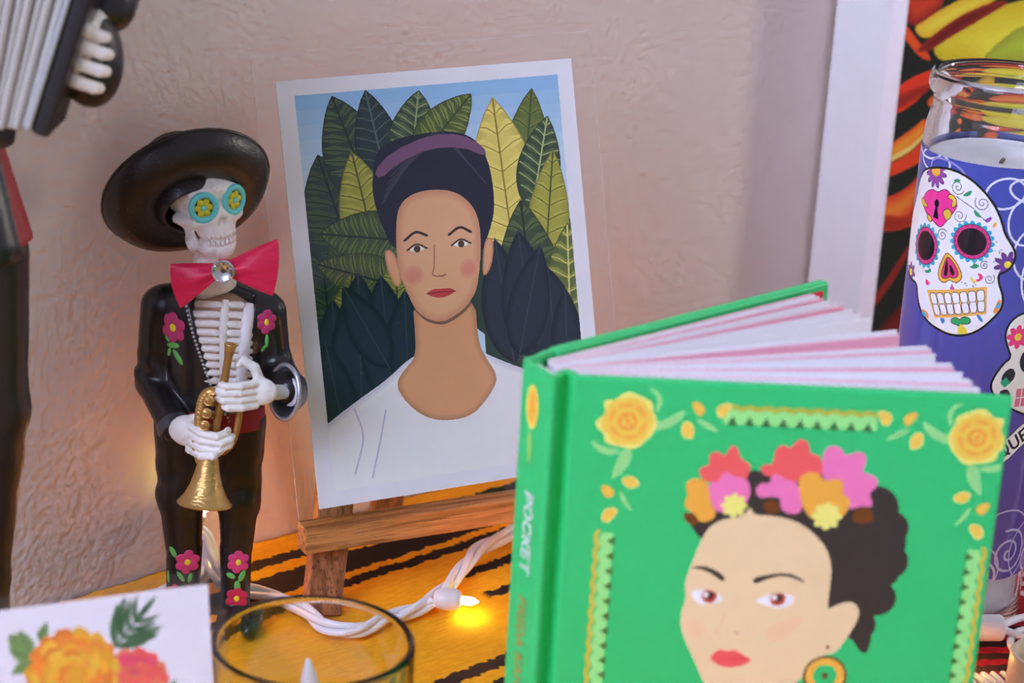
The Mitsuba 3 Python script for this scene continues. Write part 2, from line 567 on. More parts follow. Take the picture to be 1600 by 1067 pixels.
def lin_or(c):
    return alb(c) if isinstance(c, str) else np.asarray(c, float)


def shade_hex(c, k):
    return np.clip(lin_or(c) * k, 0.003, 0.92)


def print_flat(parent, name, ink, clip, M, bsdf, lift=0.12, label=None, cell=3.0):
    V, F, Cc = ink.mesh(clip, cell=cell)
    return put(parent, name, (np.column_stack([V, np.full(len(V), lift)]), F), bsdf, M=M, color=Cc, label=label)


def shifted(line, w):
    return LineString(line).buffer(w, cap_style='round')


# ------------------------------------------------------------------ the setting
wm = frame(WALL_P, WALL_D, -WALL_N, [0, 0, 1])
put(None, 'wall_back', rbox((-1.4, 0.0, -0.75), (1.6, 0.1, 1.3), 0.002), 'wall_paint', M=wm)
labels['wall_back'] = {'label': 'beige wall with a fine orange peel texture', 'kind': 'structure'}
tb = thing('table', 'wooden table top that carries the whole display', 'table')
put(tb, 'tabletop', rbox((-1.1, -0.50, -0.035), (0.5, -0.001, -0.004), 0.003), 'table_wood', M=wm @ frame([0.3, 0, 0], [1, 0, 0], [0, 1, 0], [0, 0, 1]))


def cloth_mesh(u0, u1, v0, v1, nu, nv, base, fold, D=WALL_D, N=WALL_N, O=WALL_P, thick=0.0016):
    u, v = np.meshgrid(np.linspace(u0, u1, nu), np.linspace(v0, v1, nv), indexing='ij')
    z = base + fold * (meshkit.fbm(np.stack([u * 22, v * 30, u * 0 + 3], -1), 3) - 0.5)
    edge = meshkit.noise(np.stack([u * 900, v * 0, v * 0 + 5], -1)) * 0.0011
    vv = v + edge * ((v == v0) * 1.0 - (v == v1) * 1.0)
    top = O + u[..., None] * D + vv[..., None] * N + z[..., None] * np.array([0, 0, 1.0])
    bot = top - np.array([0, 0, thick])
    V = np.vstack([top.reshape(-1, 3), bot.reshape(-1, 3)])
    i, j = np.meshgrid(np.arange(nu - 1), np.arange(nv - 1), indexing='ij')
    q = np.stack([i * nv + j, (i + 1) * nv + j, (i + 1) * nv + j + 1, i * nv + j + 1], -1).reshape(-1, 4)
    n = nu * nv
    ring = [i * nv for i in range(nu)] + [(nu - 1) * nv + j for j in range(1, nv)] + [i * nv + nv - 1 for i in range(nu - 2, -1, -1)] + [j for j in range(nv - 2, 0, -1)]
    ring = np.array(ring)
    nx = np.roll(ring, -1)
    F = np.vstack([q[:, [0, 2, 1]], q[:, [0, 3, 2]], q[:, [0, 1, 2]] + n, q[:, [0, 2, 3]] + n, np.stack([ring, nx, ring + n], 1), np.stack([nx, nx + n, ring + n], 1)])
    m = trimesh.Trimesh(V, F, process=False)
    if m.volume < 0:
        m.invert()
    return m


ck = thing('striped_cloth', 'orange woven cloth with black stripes spread along the wall', 'cloth')
put(ck, 'weave', cloth_mesh(-0.30, 0.185, 0.0015, 0.42, 200, 160, 0.0002, 0.0012), 'orange_weave', smooth=True)
rk = thing('striped_cloth', 'red and black striped cloth with a pale fringe under the glass candle', 'cloth')
RO = np.array([0.165, 0.640, 0])
RN = np.array([-RED_D[1], RED_D[0], 0])
put(rk, 'weave', cloth_mesh(-0.065, 0.26, 0.002, 0.21, 120, 90, 0.0008, 0.0006, RED_D, RN, RO), 'red_weave', smooth=True)
rng = np.random.default_rng(4)
tassel = []
for i in range(90):
    u = -0.062 + i * 0.0035
    a = RO + RED_D * u + np.array([0, 0, 0.0014])
    b = a - RN * (0.012 + 0.004 * rng.random()) + RED_D * (rng.random() - 0.5) * 0.005
    tassel.append(tube(spline([a + RN * 0.003, (a + b) / 2 + [0, 0, 0.0012], b - [0, 0, 0.0008]], 4), [0.0012] * 8 + [0.0014], 6))
put(rk, 'fringe', cat(*tassel), 'fringe_yarn', smooth=True, label='pale pinkish white fringe', kind='stuff')

# ------------------------------------------------------------------ canvas painting leaning on the wall, far right
cv = thing('canvas_painting', 'deep white edged canvas with a red and yellow flower against the wall', 'painting')
CF = frame(WALL_P + WALL_D * 0.3365 + WALL_N * 0.0405 + np.array([0, 0, 0.001]), WALL_D, [0, 0, 1], WALL_N, 0.001)
put(cv, 'stretcher', rbox((0, 0, -38), (420, 430, 0), 1.2), 'canvas_white', M=CF)
put(cv, 'folded_edge', rbox((-0.35, 0, -7), (1.2, 430, 0.25), 0.3), 'white_paint', M=CF, label='bright white folded front edge')
ink = Ink()
ink.add(sbox(1.2, 1, 419, 429), '#1c211f')
FLOWER = [
    ('207,1670 416,1719 629,1768 881,1783 1517,1842 2289,1491 2477,852 1045,1067 628,1240 486,1376 580,1469 451,1549 256,1559', '#c8b02a', '#e2d346', 16),
    ('569,1521 722,1609 905,1679 1138,1608 1172,1464 806,1490', '#9a9c38', '#a8b840', 8),
    ('-21,287 145,416 325,492 553,489 606,223 338,127', '#4a1616', '#6a1a1a', 6),
    ('-98,425 -7,514 109,616 223,738 255,716 144,576 27,473 -68,402', '#7a2020', '#8a2a26', 4),
    ('1857,544 1179,646 589,877 508,712 921,427 1932,256', '#a82a22', '#c84828', 12),
    ('1752,943 1091,1026 632,1223 544,1094 701,897 1170,685 2003,640', '#cc4c2a', '#e08030', 12),
    ('210,1380 285,1414 479,1411 609,1329 511,1254 301,1328', '#d8562a', '#e08a34', 8),
    ('51,1724 162,1763 341,1815 500,1844 731,1828 518,1760 309,1703 156,1658', '#d8a830', '#e8cc48', 5),
    ('-77,1854 55,1908 271,1893 263,1796 138,1749 51,1724 -27,1795', '#8a2020', '#c03a26', 6),
    ('-115,1822 -52,1788 85,1681 242,1560 144,1581 28,1666 -70,1742', '#d8421f', '#ee7030', 5),
    ('84,1616 206,1678 356,1740 515,1777 680,1798 770,1783 635,1743 476,1697 319,1652 193,1606', '#8a2420', '#5c1818', 4),
    ('-106,1374 -76,1419 5,1476 131,1513 263,1525 394,1554 592,1544 802,1507 574,1495 327,1477 224,1446 153,1395 28,1350 -76,1351', '#dd3a22', '#c83022', 8),
    ('-84,1396 13,1434 142,1454 247,1468 227,1429 126,1398 0,1362', '#a42a22', '#8a2020', 4),
    ('-108,942 -35,974 96,981 222,1032 251,1097 278,956 199,863 70,831 -102,873', '#cc3c26', '#e88a34', 10),
    ('-113,892 4,900 173,858 249,891 263,819 129,805 -8,822 -99,856', '#a83020', '#7a1c1a', 6),
    ('-119,1078 16,1127 169,1167 253,1224 272,1128 209,1102 53,1072 -103,1059', '#d84222', '#c43422', 8),
    ('-104,1142 -60,1187 49,1240 162,1277 236,1316 252,1233 140,1179 16,1127 -88,1124', '#dd5a24', '#f0a032', 6),
    ('-109,1123 10,1165 138,1192 248,1250 252,1229 156,1168 27,1139 -99,1112', '#d8a850', '#ead890', 2),
]
for pts, c0, c1, wd in FLOWER:
    ink.grow(soft(P(pts, 0.1), 2), c0, c1, wd, 6)
print_flat(cv, 'flower_picture', ink, sbox(1.2, 1, 419, 429), CF, 'print_cloth', 0.3, cell=8.0, label='red, orange and yellow petals on a black ground')

# ------------------------------------------------------------------ easel and framed print
ea = thing('easel', 'small brown wooden table easel with a ledge holding the leafy portrait print', 'easel')
EO = np.array([-0.0660, 0.6560, 0.0])            # left end of the ledge front, on the table
E_N = np.array([EASEL_D[1], -EASEL_D[0], 0])
EF = frame(EO, EASEL_D, -E_N, [0, 0, 1], 0.001)
put(ea, 'ledge', rbox((0, 0, 25.0), (120, 8.4, 34.4), 0.5), 'ledge_wood', M=EF)


def plank(a, b, w, t, side, up):
    d = unit(b - a)
    s = unit(side - d * (side @ d))
    n = np.cross(d, s)
    L = np.linalg.norm(b - a)
    return rbox((0, -w / 2, -t / 2), (L, w / 2, t / 2), 0.5), frame(a, d, s, n)


LEAN = math.radians(15.4)
for x0, x1 in ((7.5, 40.0), (110.0, 78.0)):
    zt = 150.0
    a = np.array([x0, 12.0 - 0 * 1.0, 0.6])
    b = np.array([x1, 12.0 + zt * math.tan(LEAN) - 12.0, zt])
    a[1] = 12.0 - 32 * math.tan(LEAN)
    b[1] = a[1] + (zt) * math.tan(LEAN)
    m, M = plank(a, b, 13.0, 6.0, np.array([1.0, 0, 0]), None)
    mm = trimesh.Trimesh(*meshkit.arrays(m)[:2], process=False)
    mm.apply_transform(M)
    mm = trimesh.intersections.slice_mesh_plane(mm, [0, 0, 1], [0, 0, 0.4], cap=True, engine='earcut') if False else mm
    mm.vertices[:, 2] = np.maximum(mm.vertices[:, 2], 0.5)
    put(ea, 'leg', mm, 'leg_wood', M=EF)
m, M = plank(np.array([30.0, 37.0, 128.0]), np.array([88.0, 37.0, 128.0]), 12.0, 5.0, np.array([0, 0.27, 1.0]), None)
put(ea, 'crossbar', m, 'leg_wood', M=EF @ M)
m, M = plank(np.array([59.0, 43.5, 128.0]), np.array([59.0, 66.0, 0.5]), 12.0, 5.0, np.array([1.0, 0, 0]), None)
put(ea, 'back_leg', m, 'leg_wood', M=EF @ M)

C1, C2, C3 = unit([0.9038, 0.4261, 0.0406]), np.array([-0.1487, 0.2237, 0.9632]), None
C2 = unit(C2 - C1 * (C1 @ C2))
C3 = np.cross(C1, C2)
PF = frame(np.array([-0.0615, 0.6541, 0.0431]) , C1, C2, C3, 0.001)
PW, PH = 108.2, 143.6
pr = thing('art_print', 'clear laminated portrait print of a dark haired woman among green leaves on the easel', 'print')
put(pr, 'paper', rbox((0, 0, -0.5), (PW, PH, 0), 0.15), 'paper_card', M=PF)
ink = Ink()
full = sbox(0, 0, PW, PH)
ink.add(full, (0.84, 0.82, 0.85))
art = Polygon([(6.2, 4.9), (97.6, 5.9), (104.2, 138.7), (6.0, 138.6)])
art = sbox(6.0, 5.2, 102.4, 138.4)
ink.add(art, '#8fb0e0')
for k in range(6):
    ink.add(sbox(6, 5.2, 102.4, 138.4 - k * 5).intersection(art), np.array(alb('#86aae0')) * (1 - k / 6) + np.array(alb('#b9c8ea')) * k / 6)
rng = np.random.default_rng(11)


def painted_leaf(base, tip, w, body, light, vein, bend=0.0, ribs=9, pale=0.5):
    g, mid, half, nrm = leaf_shape(base, tip, w, bend)
    ink.add(g.buffer(0.35), shade_hex(body, 0.55))
    ink.grow(g, shade_hex(body, 0.85), body, w * 0.35, 3)
    d = unit(np.array(tip, float) - np.array(base, float))
    for side in (-1, 1):
        for i in range(ribs):
            s = (i + 0.6) / (ribs + 0.5)
            k = s * (len(mid) - 1)
            i0 = int(k)
            c = mid[i0] + (mid[min(i0 + 1, len(mid) - 1)] - mid[i0]) * (k - i0)
            hw = np.interp(k, np.arange(len(half)), half)
            e = c + side * nrm * hw * 0.96 + d * hw * 0.45
            f = c + side * nrm * hw * 0.5 + d * (hw * 0.15 + w * 0.12)
            lobe = Polygon([c + d * w * 0.05, f + side * nrm * hw * 0.1 - d * w * 0.06, e, f + d * w * 0.12]).buffer(w * 0.045)
            ink.add(lobe.intersection(g), np.array(lin_or(body)) * (1 - pale) + np.array(lin_or(light)) * pale)
            ink.add(shifted([c, f, e], 0.16).intersection(g), vein)
    ink.add(shifted(mid, 0.32).intersection(g), vein)


DG, MG, OG, YG, YE, NV = '#2c3a3c', '#44543c', '#6f7440', '#9a9448', '#cdb868', '#262c44'
for a in [
    ((10, 60), (10, 104), 12, DG, MG, '#1c2428'), ((22, 76), (12, 118), 13, DG, MG, '#1a2226'), ((30, 100), (19, 137), 11, DG, '#566648', '#202a2a'),
    ((36, 104), (31, 138), 8, '#263440', DG, '#4a5a5c'), ((44, 108), (50, 136.5), 9, '#34443e', '#5e6c50', '#7c8a66'), ((46, 112), (69, 134), 8, '#4c5834', '#8c9258', '#3a4630'),
    ((84, 90), (92, 134), 9, '#5c683c', OG, '#3e4a30'), ((80, 70), (77, 132), 13.5, YE, '#dcca7c', '#8c7438'), ((88, 92), (97, 124), 8, '#39473c', '#5c6a4c', '#98a074'),
    ((90, 66), (98, 112), 8, YG, '#b0a850', '#4c5030'), ((86, 40), (84, 96), 13, '#3c4a3a', '#5e6c48', '#1f2a28'), ((98, 40), (101, 86), 10, '#59643e', YG, '#c0b878'),
    ((14, 78), (27, 96), 7, '#39463a', MG, '#222c2a'), ((30, 78), (24, 118), 9.5, '#8c8a42', '#aca254', '#4c4e2c'), ((44, 86), (10, 92), 9, '#3c4a38', '#68744a', '#222c28'),
    ((40, 70), (8, 82), 8, '#44503a', OG, '#20282a'), ((12, 40), (20, 78), 8, '#5e6440', YG, '#2e3628'), ((34, 52), (36, 82), 7, OG, YG, '#343c2a'),
    ((96, 20), (99, 60), 8, OG, YE, '#3c4228'), ((88, 30), (82, 64), 10, '#34403a', '#4a5846', '#1c2428'),
]:
    painted_leaf(*a)
# shadowy undergrowth at both sides
for pts in ('60,360 60,840 160,900 300,830 330,600 280,470', '640,420 720,900 860,960 1010,820 1020,330 700,330', '60,600 60,1060 300,1180 400,1000 380,500', '560,500 560,900 720,1000 740,1150 900,1180 1023,1000 1023,500'):
    ink.layers.insert(9, (soft(P(pts), 1), alb('#2e3c3a')))
for base, tip, w in [((10, 26), (12, 70), 9), ((18, 24), (22, 78), 11), ((30, 30), (30, 76), 10), ((36, 36), (38, 70), 8), ((12, 20), (8, 56), 7), ((30, 44), (16, 74), 7),
                     ((76, 40), (73, 84), 9), ((84, 40), (82, 86), 10), ((92, 36), (92, 72), 10), ((96, 34), (98, 64), 6), ((78, 42), (90, 80), 8)]:
    g, mid, half, nrm = leaf_shape(base, tip, w)
    ink.grow(g, '#1e2434', '#262c40', 3.0, 3)
    ink.add(shifted(mid, 0.25), '#343c4c')
# the sitter: a plain bust
hair = soft(P('311,1120 329,1180 390,1210 471,1220 540,1224 620,1220 690,1190 726,1130 742,1045 740,935 709,859 671,784 363,817 317,931 297,1041'), 2)
ink.add(hair, '#22233a')
for k in range(7):
    ink.add(shifted(spline([(33 + k * 1.0, 100 + k * 2.2), (45 + k, 113 + k * 1.3), (58, 118 + k * 0.6), (72 - k * 1.6, 103 + k * 2)], 8), 0.22), '#3a3850')
ribbon = soft([(31, 111), (38, 117), (52, 121.5), (64, 121), (72, 116), (73, 112), (64, 116.5), (52, 117), (40, 113), (33, 108)], 1)
ink.add(ribbon, '#6d4a72')
neck = soft(P('404,656 404,570 398,468 356,434 313,385 344,318 413,253 504,231 590,241 656,300 697,358 653,436 631,494 637,661'), 2)
blouse = soft(P('10,253 95,305 199,361 286,404 386,475 443,473 613,475 662,443 761,390 896,332 1026,240 1080,200 1080,0 865,-20 300,-20 10,-20'), 2)
ink.grow(blouse, '#c4bcdc', '#dad4ea', 3, 3)
for a, b, c in (((14, 10), (18, 22), (16, 32)), ((20, 8), (24, 20), (27, 30)), ((88, 10), (84, 22), (86, 34)), ((80, 8), (78, 18), (80, 28))):
    ink.add(shifted(spline([a, b, c], 6), 0.3), '#b4acd0')
ink.add(shifted(np.vstack([neck.exterior.coords[:]])[4:40], 0.01), '#c08a6e')
ink.grow(neck, '#b07c66', '#c98f74', 2.5, 4)
face = soft(P('377,956 402,1000 451,1025 518,1031 601,1016 656,967 679,906 676,815 663,745 647,676 627,646 598,614 540,583 501,575 448,592 410,632 392,681 384,706 366,770 364,848'), 2)
for e in ('319,837 341,844 363,817 375,738 364,712 344,718 325,775', '689,838 714,849 726,818 709,748 686,715 669,721'):
    ink.grow(soft(P(e), 2), '#b87c68', '#cc947c', 1.2, 2)
ink.add(affinity.translate(face, 0.2, -1.1).intersection(neck), '#7c5450')
ink.grow(face, '#c28672', '#d29c84', 3.4, 5)
ink.grow(oval(41.5, 74.5, 4.2, 3.6), '#cf9280', '#cc8078', 2.4, 3)
ink.grow(oval(62.5, 74.5, 3.8, 3.6), '#cf9280', '#cc8078', 2.4, 3)
for x, s in ((44.0, -1), (60.3, 1)):
    ink.add(soft([(x - 3.3, 83.2), (x, 84.8), (x + 3.3, 83.2), (x, 82.2)], 1), '#e4dce2')
    ink.add(oval(x, 83.4, 1.2, 1.2), '#4a3430')
    ink.add(shifted(spline([(x - 3.6, 83.3), (x, 85.0), (x + 3.6, 83.3)], 6), 0.28), '#3a2a2c')
    ink.add(shifted(spline([(x - 4.2 * 1, 87.6 - (0.6 if s > 0 else 0.9)), (x, 89.1), (x + 4.0, 87.4 + (-0.2 if s > 0 else 0.2))], 6), 0.45), '#3c2c30')
ink.add(shifted(spline([(50.4, 84), (49.6, 77), (48.8, 74.2), (50.5, 73.2)], 6), 0.26), '#a86e5e')
ink.add(shifted(spline([(53.4, 73.6), (52.2, 73.2), (51, 73.4)], 6), 0.3), '#a05c50')
ink.add(soft(P('457,680 488,692 514,688 542,690 570,676 539,662 509,657 476,666'), 2), '#b8434e')
ink.add(shifted(spline(P('460,678 512,679 566,675'), 5), 0.18), '#8c303c')
frame_out = full.difference(art)
ink.add(frame_out, (0.84, 0.82, 0.85))
print_flat(pr, 'picture', ink, full, PF, 'print_gloss', 0.06, label='picture of a woman in a white blouse before green and yellow leaves')
g = sbox(-7.5, -5.2, PW + 8, PH + 9).difference(sbox(-0.05, -0.05, PW + 0.05, PH + 0.05))
v, f = trimesh.creation.triangulate_polygon(g, engine='earcut')
put(pr, 'laminate_margin', (np.column_stack([v, np.full(len(v), -0.2)]), f), 'clear_film', M=PF, label='clear plastic margin around the paper')
rim = []
for a, b in (((-7.5, -5.2), (-7.5, PH + 9)), ((-7.5, PH + 9), (PW + 8, PH + 9)), ((PW + 8, PH + 9), (PW + 8, -5.2))):
    rim.append(rbox((min(a[0], b[0]) - 0.045, min(a[1], b[1]) - 0.045, -0.32), (max(a[0], b[0]) + 0.045, max(a[1], b[1]) + 0.045, -0.10), 0.02))
mat('film_edge', (0.72, 0.70, 0.68), 0.3, 0.5)
put(pr, 'laminate_edge', cat(*rim), 'film_edge', M=PF, label='thin cut edge of the clear plastic')

# ------------------------------------------------------------------ the green book
bk = thing('book', 'green hardback standing open with a flower crowned woman on its cover', 'book')
BA = math.radians(1.677)
BX, BN = np.array([math.cos(BA), math.sin(BA), 0]), np.array([math.sin(BA), -math.cos(BA), 0])
BF = frame([0.015792, 0.501275, 0], BX, [0, 0, 1], BN, 0.001)          # u right, v up, w towards the viewer
put(bk, 'front_cover', rbox((0, 0, -2.8), (112, 150, 0), 1.0, 12), 'cover_green', smooth=40, M=BF)
KA = math.radians(43.6)
BKX = np.array([math.cos(KA), math.sin(KA), 0])
KF = frame([0.0085, 0.5199, 0], BKX, [0, 0, 1], np.array([math.sin(KA), -math.cos(KA), 0]), 0.001)
put(bk, 'back_cover', rbox((3, 0, -2.0), (114.5, 150, 1.8), 1.0, 12), 'cover_green', smooth=40, M=KF)


def strip_solid(path, t, z0, z1):
    """An upright wall of thickness t along a plan path (mm)."""
    g = LineString(path).buffer(t / 2, cap_style='flat', join_style='round')
    return trimesh.creation.extrude_polygon(g, z1 - z0, engine='earcut').apply_translation([0, 0, z0])


# plan positions, in mm, seen from above
S_IN = np.array([12.6, 502.6])
plan = spline([(16.8, 503.2), (15.4, 505.6), (14.2, 506.4), (13.0, 505.2), (12.0, 502.4), (10.9, 501.0), (9.75, 502.9), (7.73, 506.35), (4.6, 511.7), (4.2, 513.4), (5.4, 514.6), (7.0, 516.4), (8.6, 519.6), (10.6, 521.5)], 8)
put(bk, 'spine', strip_solid(plan, 1.7, 0.3, 149.8), 'cover_green', smooth=35, M=np.diag([0.001, 0.001, 0.001, 1]))
put(bk, 'headband', strip_solid([(12.8, 503.9), (6.6, 514.2)], 1.6, 140, 148.2), 'page_white', M=np.diag([0.001, 0.001, 0.001, 1]), label='white headband')
# leaves fan out from the spine
rng = np.random.default_rng(7)
fan = [43.4, 43.0, 42.4, 41.6, 40.6, 39.4, 38.0, 36.4, 34.6, 32.4, 26.5, 25.5, 24.6, 19.5, 18.6, 17.6, 16.6, 12.6, 11.7, 10.8, 9.2, 6.5, 5.6, 4.4, 3.6, 2.9]
tips = [105.5] * 10 + [106, 105, 104, 107, 107, 106, 106, 107, 106.5, 106, 107, 107, 107, 106, 107, 107]
for i, (a, L) in enumerate(zip(fan, tips)):
    f = i / (len(fan) - 1)
    root = np.array([9.7, 517.4]) * (1 - f) + np.array([14.6, 505.4]) * f
    a0 = math.radians(23 + (a - 23) * (0.35 + 0.6 * (1 - f)))
    a1 = math.radians(a)
    pts, p = [root], root.copy()
    for s in np.linspace(0, 1, 14)[1:]:
        b = a0 + (a1 - a0) * min(1.0, s * 3.2)
        p = p + np.array([math.cos(b), math.sin(b)]) * L / 13
        pts.append(p.copy())
    dr_ = a1 - math.atan2(pts[-1][1] - root[1], pts[-1][0] - root[0])
    pink = i in (2, 3, 6, 10, 12, 15, 17, 19, 21, 23)
    put(bk, 'page', strip_solid(np.array(pts), 0.5 if pink else 0.42, 3.0, 148.5), 'page_pink' if i in (0, 3, 6, 12, 15, 19, 23) else 'page_white', M=np.diag([0.001, 0.001, 0.001, 1]))
put(bk, 'endpaper', rbox((8, 2.5, 1.85), (111.5, 147.8, 2.15), 0.12), 'endpaper_red', M=KF, label='red endpaper')
put(bk, 'endpaper', rbox((5, 2.5, -3.15), (108.0, 147.5, -2.82), 0.12), 'endpaper_red', M=BF, label='red endpaper')

COVER = [
    ('rose', '#f2d16a', '64,1375 74,1392 91,1404 82,1435 90,1443 110,1440 127,1459 145,1467 168,1459 194,1448 209,1437 207,1418 220,1399 223,1380 212,1351 195,1335 182,1318 160,1309 138,1316 104,1320 89,1333 91,1349 76,1360'),
    ('rose_in', '#ec9a3c', '101,1418 119,1417 138,1407 160,1413 178,1422 196,1417 194,1398 176,1401 162,1392 143,1395 137,1375 146,1348 125,1339 110,1346 119,1366 122,1386 106,1397'),
    ('rose_in', '#eda445', '136,1445 150,1450 162,1441 151,1433 138,1436'),
    ('rose_in', '#eda445', '78,1376 89,1386 95,1373 88,1367'),
    ('sprig', '#8fce8b', '192,1479 210,1476 226,1462 231,1439 222,1415 213,1418 220,1438 215,1461 203,1470'),
    ('sprig', '#8fce8b', '221,1387 249,1400 270,1415 294,1426 285,1402 265,1382 240,1369 219,1366'),
    ('sprig', '#8fce8b', '135,1308 164,1310 162,1278 149,1253 115,1222 120,1252 129,1284'),
    ('sprig', '#8fce8b', '56,1328 67,1328 79,1317 105,1311 131,1308 128,1296 95,1292 72,1305'),
    ('sprig', '#8fce8b', '318,1404 344,1397 368,1383 384,1366 358,1373 334,1385'),
    ('sprig', '#8fce8b', '138,1201 155,1178 168,1154 180,1137 161,1150 144,1169'),
    ('bud', '#ee9f3a', '304,1446 322,1448 342,1432 339,1417 329,1406 313,1423'),
    ('bud', '#f0cf78', '286,1391 304,1395 319,1377 317,1349 308,1345 289,1351 283,1367'),
    ('bud', '#f0cf78', '367,1430 381,1446 410,1449 404,1432 395,1408 377,1405'),
    ('bud', '#f0cf78', '140,1225 154,1238 177,1235 193,1216 175,1203 157,1204'),
    ('bud', '#ee9f3a', '90,1207 108,1209 128,1194 122,1176 107,1173 95,1187'),
    ('bud', '#f0cf78', '97,1123 105,1143 131,1150 141,1137 129,1120 116,1103 100,1107'),
    ('hair', '#332d2e', '320,1123 336,1099 354,1074 410,1047 647,1028 711,886 755,847 779,806 817,755 833,787 828,876 850,893 859,922 857,956 883,978 889,1014 879,1044 892,1060 893,1096 883,1121 862,1138 865,1181 854,1215 825,1239 795,1243 716,1264 622,1279 529,1274 493,1267 479,1271 470,1264 393,1247 352,1185'),
    ('face', '#dbbfa3', '367,1090 390,1117 417,1131 449,1136 465,1143 473,1156 481,1167 491,1146 523,1145 565,1143 613,1128 654,1099 685,1065 701,1030 708,995 708,943 708,889 708,888 732,901 756,912 777,909 794,888 790,856 773,816 749,771 734,757 707,755 692,724 670,695 644,665 616,619 569,572 513,545 464,571 423,614 402,656 367,728 337,786 325,826 325,865 335,901 327,936 334,975 344,1010'),
    ('blush', '#e8b79d', '340,842 376,840 395,821 390,797 366,786 346,807'),
    ('blush', '#e8b79d', '550,817 573,838 618,860 653,862 638,833 613,800 589,784 559,793'),
    ('brow', '#332d2e', '339,987 356,995 384,994 414,980 433,964 429,952 414,961 385,981 356,988'),
    ('brow', '#332d2e', '505,959 509,968 538,977 570,985 605,984 632,971 645,958 629,965 603,975 571,977 540,965 519,953 507,952'),
    ('eye', '#ece6f4', '344,917 358,927 386,929 415,920 433,906 425,893 400,889 376,882 359,894'),
    ('eye', '#ece6f4', '513,901 537,917 565,927 593,927 621,916 614,899 594,883 565,884 539,893'),
    ('lips', '#ef5560', '409,730 426,751 440,759 455,750 469,760 487,752 510,737 525,732 505,714 470,704 437,708'),
    ('mouth', '#d8424e', '417,730 446,734 468,732 496,736 518,732 490,728 465,726 439,726'),
    ('red', '#f8575f', '336,1263 351,1275 365,1276 360,1305 376,1317 392,1312 403,1302 409,1325 421,1336 435,1326 440,1302 454,1293 471,1284 468,1261 459,1233 362,1228 347,1240'),
    ('pink', '#f070b4', '364,1226 394,1235 398,1253 410,1262 429,1249 458,1246 473,1231 477,1197 465,1173 411,1146 385,1154 371,1196'),
    ('orange', '#f09f42', '307,1218 315,1235 338,1241 362,1231 370,1206 379,1167 394,1150 387,1127 365,1117 343,1124 337,1142 313,1153 308,1173 317,1191'),
    ('brown', '#6a3914', '305,1143 332,1143 352,1125 340,1104 316,1117'),
    ('red', '#f8575f', '493,1280 510,1288 526,1286 527,1324 543,1345 570,1333 577,1353 595,1363 613,1350 618,1321 651,1317 659,1251 598,1240 532,1252 503,1258'),
    ('pink', '#f070b4', '651,1315 657,1340 679,1349 701,1337 710,1319 736,1334 760,1330 766,1306 756,1276 785,1272 803,1257 796,1232 781,1222 794,1192 790,1180 762,1185 735,1168 657,1246'),
    ('brown', '#6a3914', '508,1183 546,1193 560,1153 523,1148'),
    ('brown', '#6a3914', '745,1165 766,1184 796,1172 804,1142 767,1132 747,1142'),
    ('pink', '#f070b4', '488,1220 501,1236 524,1233 526,1257 544,1263 561,1246 597,1243 616,1168 602,1152 574,1153 556,1170 556,1196 527,1199 509,1192 492,1200'),
    ('orange', '#f09f42', '595,1253 618,1272 646,1270 662,1247 698,1259 714,1244 712,1216 738,1200 731,1164 710,1143 669,1131 635,1144 614,1173 602,1213'),
    ('points', '#000000', '437,1169 679,1151 395,910 575,911 477,807 720,777 721,693 396,914 576,915 387,910 568,912'),
    ('scale', '#000000', '414,1440 598,1434 448,1391 578,1392 752,1399 102,1082 136,1084'),
]
ink = Ink()
board = sbox(0.9, 0.9, 111.1, 149.1)
ink.add(board, '#2db470')
orn = Ink()
corner = [(n, c, soft(P(t), 2)) for n, c, t in COVER if n in ('rose', 'rose_in', 'sprig', 'bud')]
top_band, side_band = [], []
for k in range(9):
    x = 41.3 + k * 4.32
    top_band.append(('leafy', '#8cd488', Polygon([(x - 2.3, 139.2), (x + 2.3, 139.2), (x + 2.3, 142.4), (x, 143.6), (x - 2.3, 142.4)])))
    top_band.append(('dark', '#2f6a38', Polygon([(x - 1.4, 138.8), (x + 1.4, 138.8), (x, 141.4)])))
wave = [(39.2 + t, 143.2 + 0.7 * abs(math.sin((t + 0.2) / 4.32 * math.pi))) for t in np.arange(0, 38.6, 0.3)]
top_band.append(('gold', '#a9a83c', shifted(wave, 0.62)))
for k in range(23):
    y = 105.4 - k * 4.3
    side_band.append(('leafy', '#8cd488', Polygon([(13.2, y - 2.2), (13.2, y + 2.2), (10.4, y + 2.2), (9.4, y), (10.4, y - 2.2)])))
    side_band.append(('dark', '#3c6a30', Polygon([(13.7, y - 1.3), (13.7, y + 1.3), (11.6, y)])))
wave = [(9.4 - 0.7 * abs(math.sin((t + 0.2) / 4.3 * math.pi)), 108.0 - t) for t in np.arange(0, 98, 0.3)]
side_band.append(('gold', '#c0ae40', shifted(wave, 0.55)))
flip_x = lambda g: affinity.scale(g, -1, 1, origin=(59.4, 75))
flip_y = lambda g: affinity.scale(g, 1, -1, origin=(59.4, 75))
for n, c, g in [(n, c, g) for n, c, g in side_band] + [(n, c, flip_x(g)) for n, c, g in side_band] + top_band + [(n, c, flip_y(g)) for n, c, g in top_band]:
    ink.add(g, c)
order = ['sprig', 'rose', 'bud']
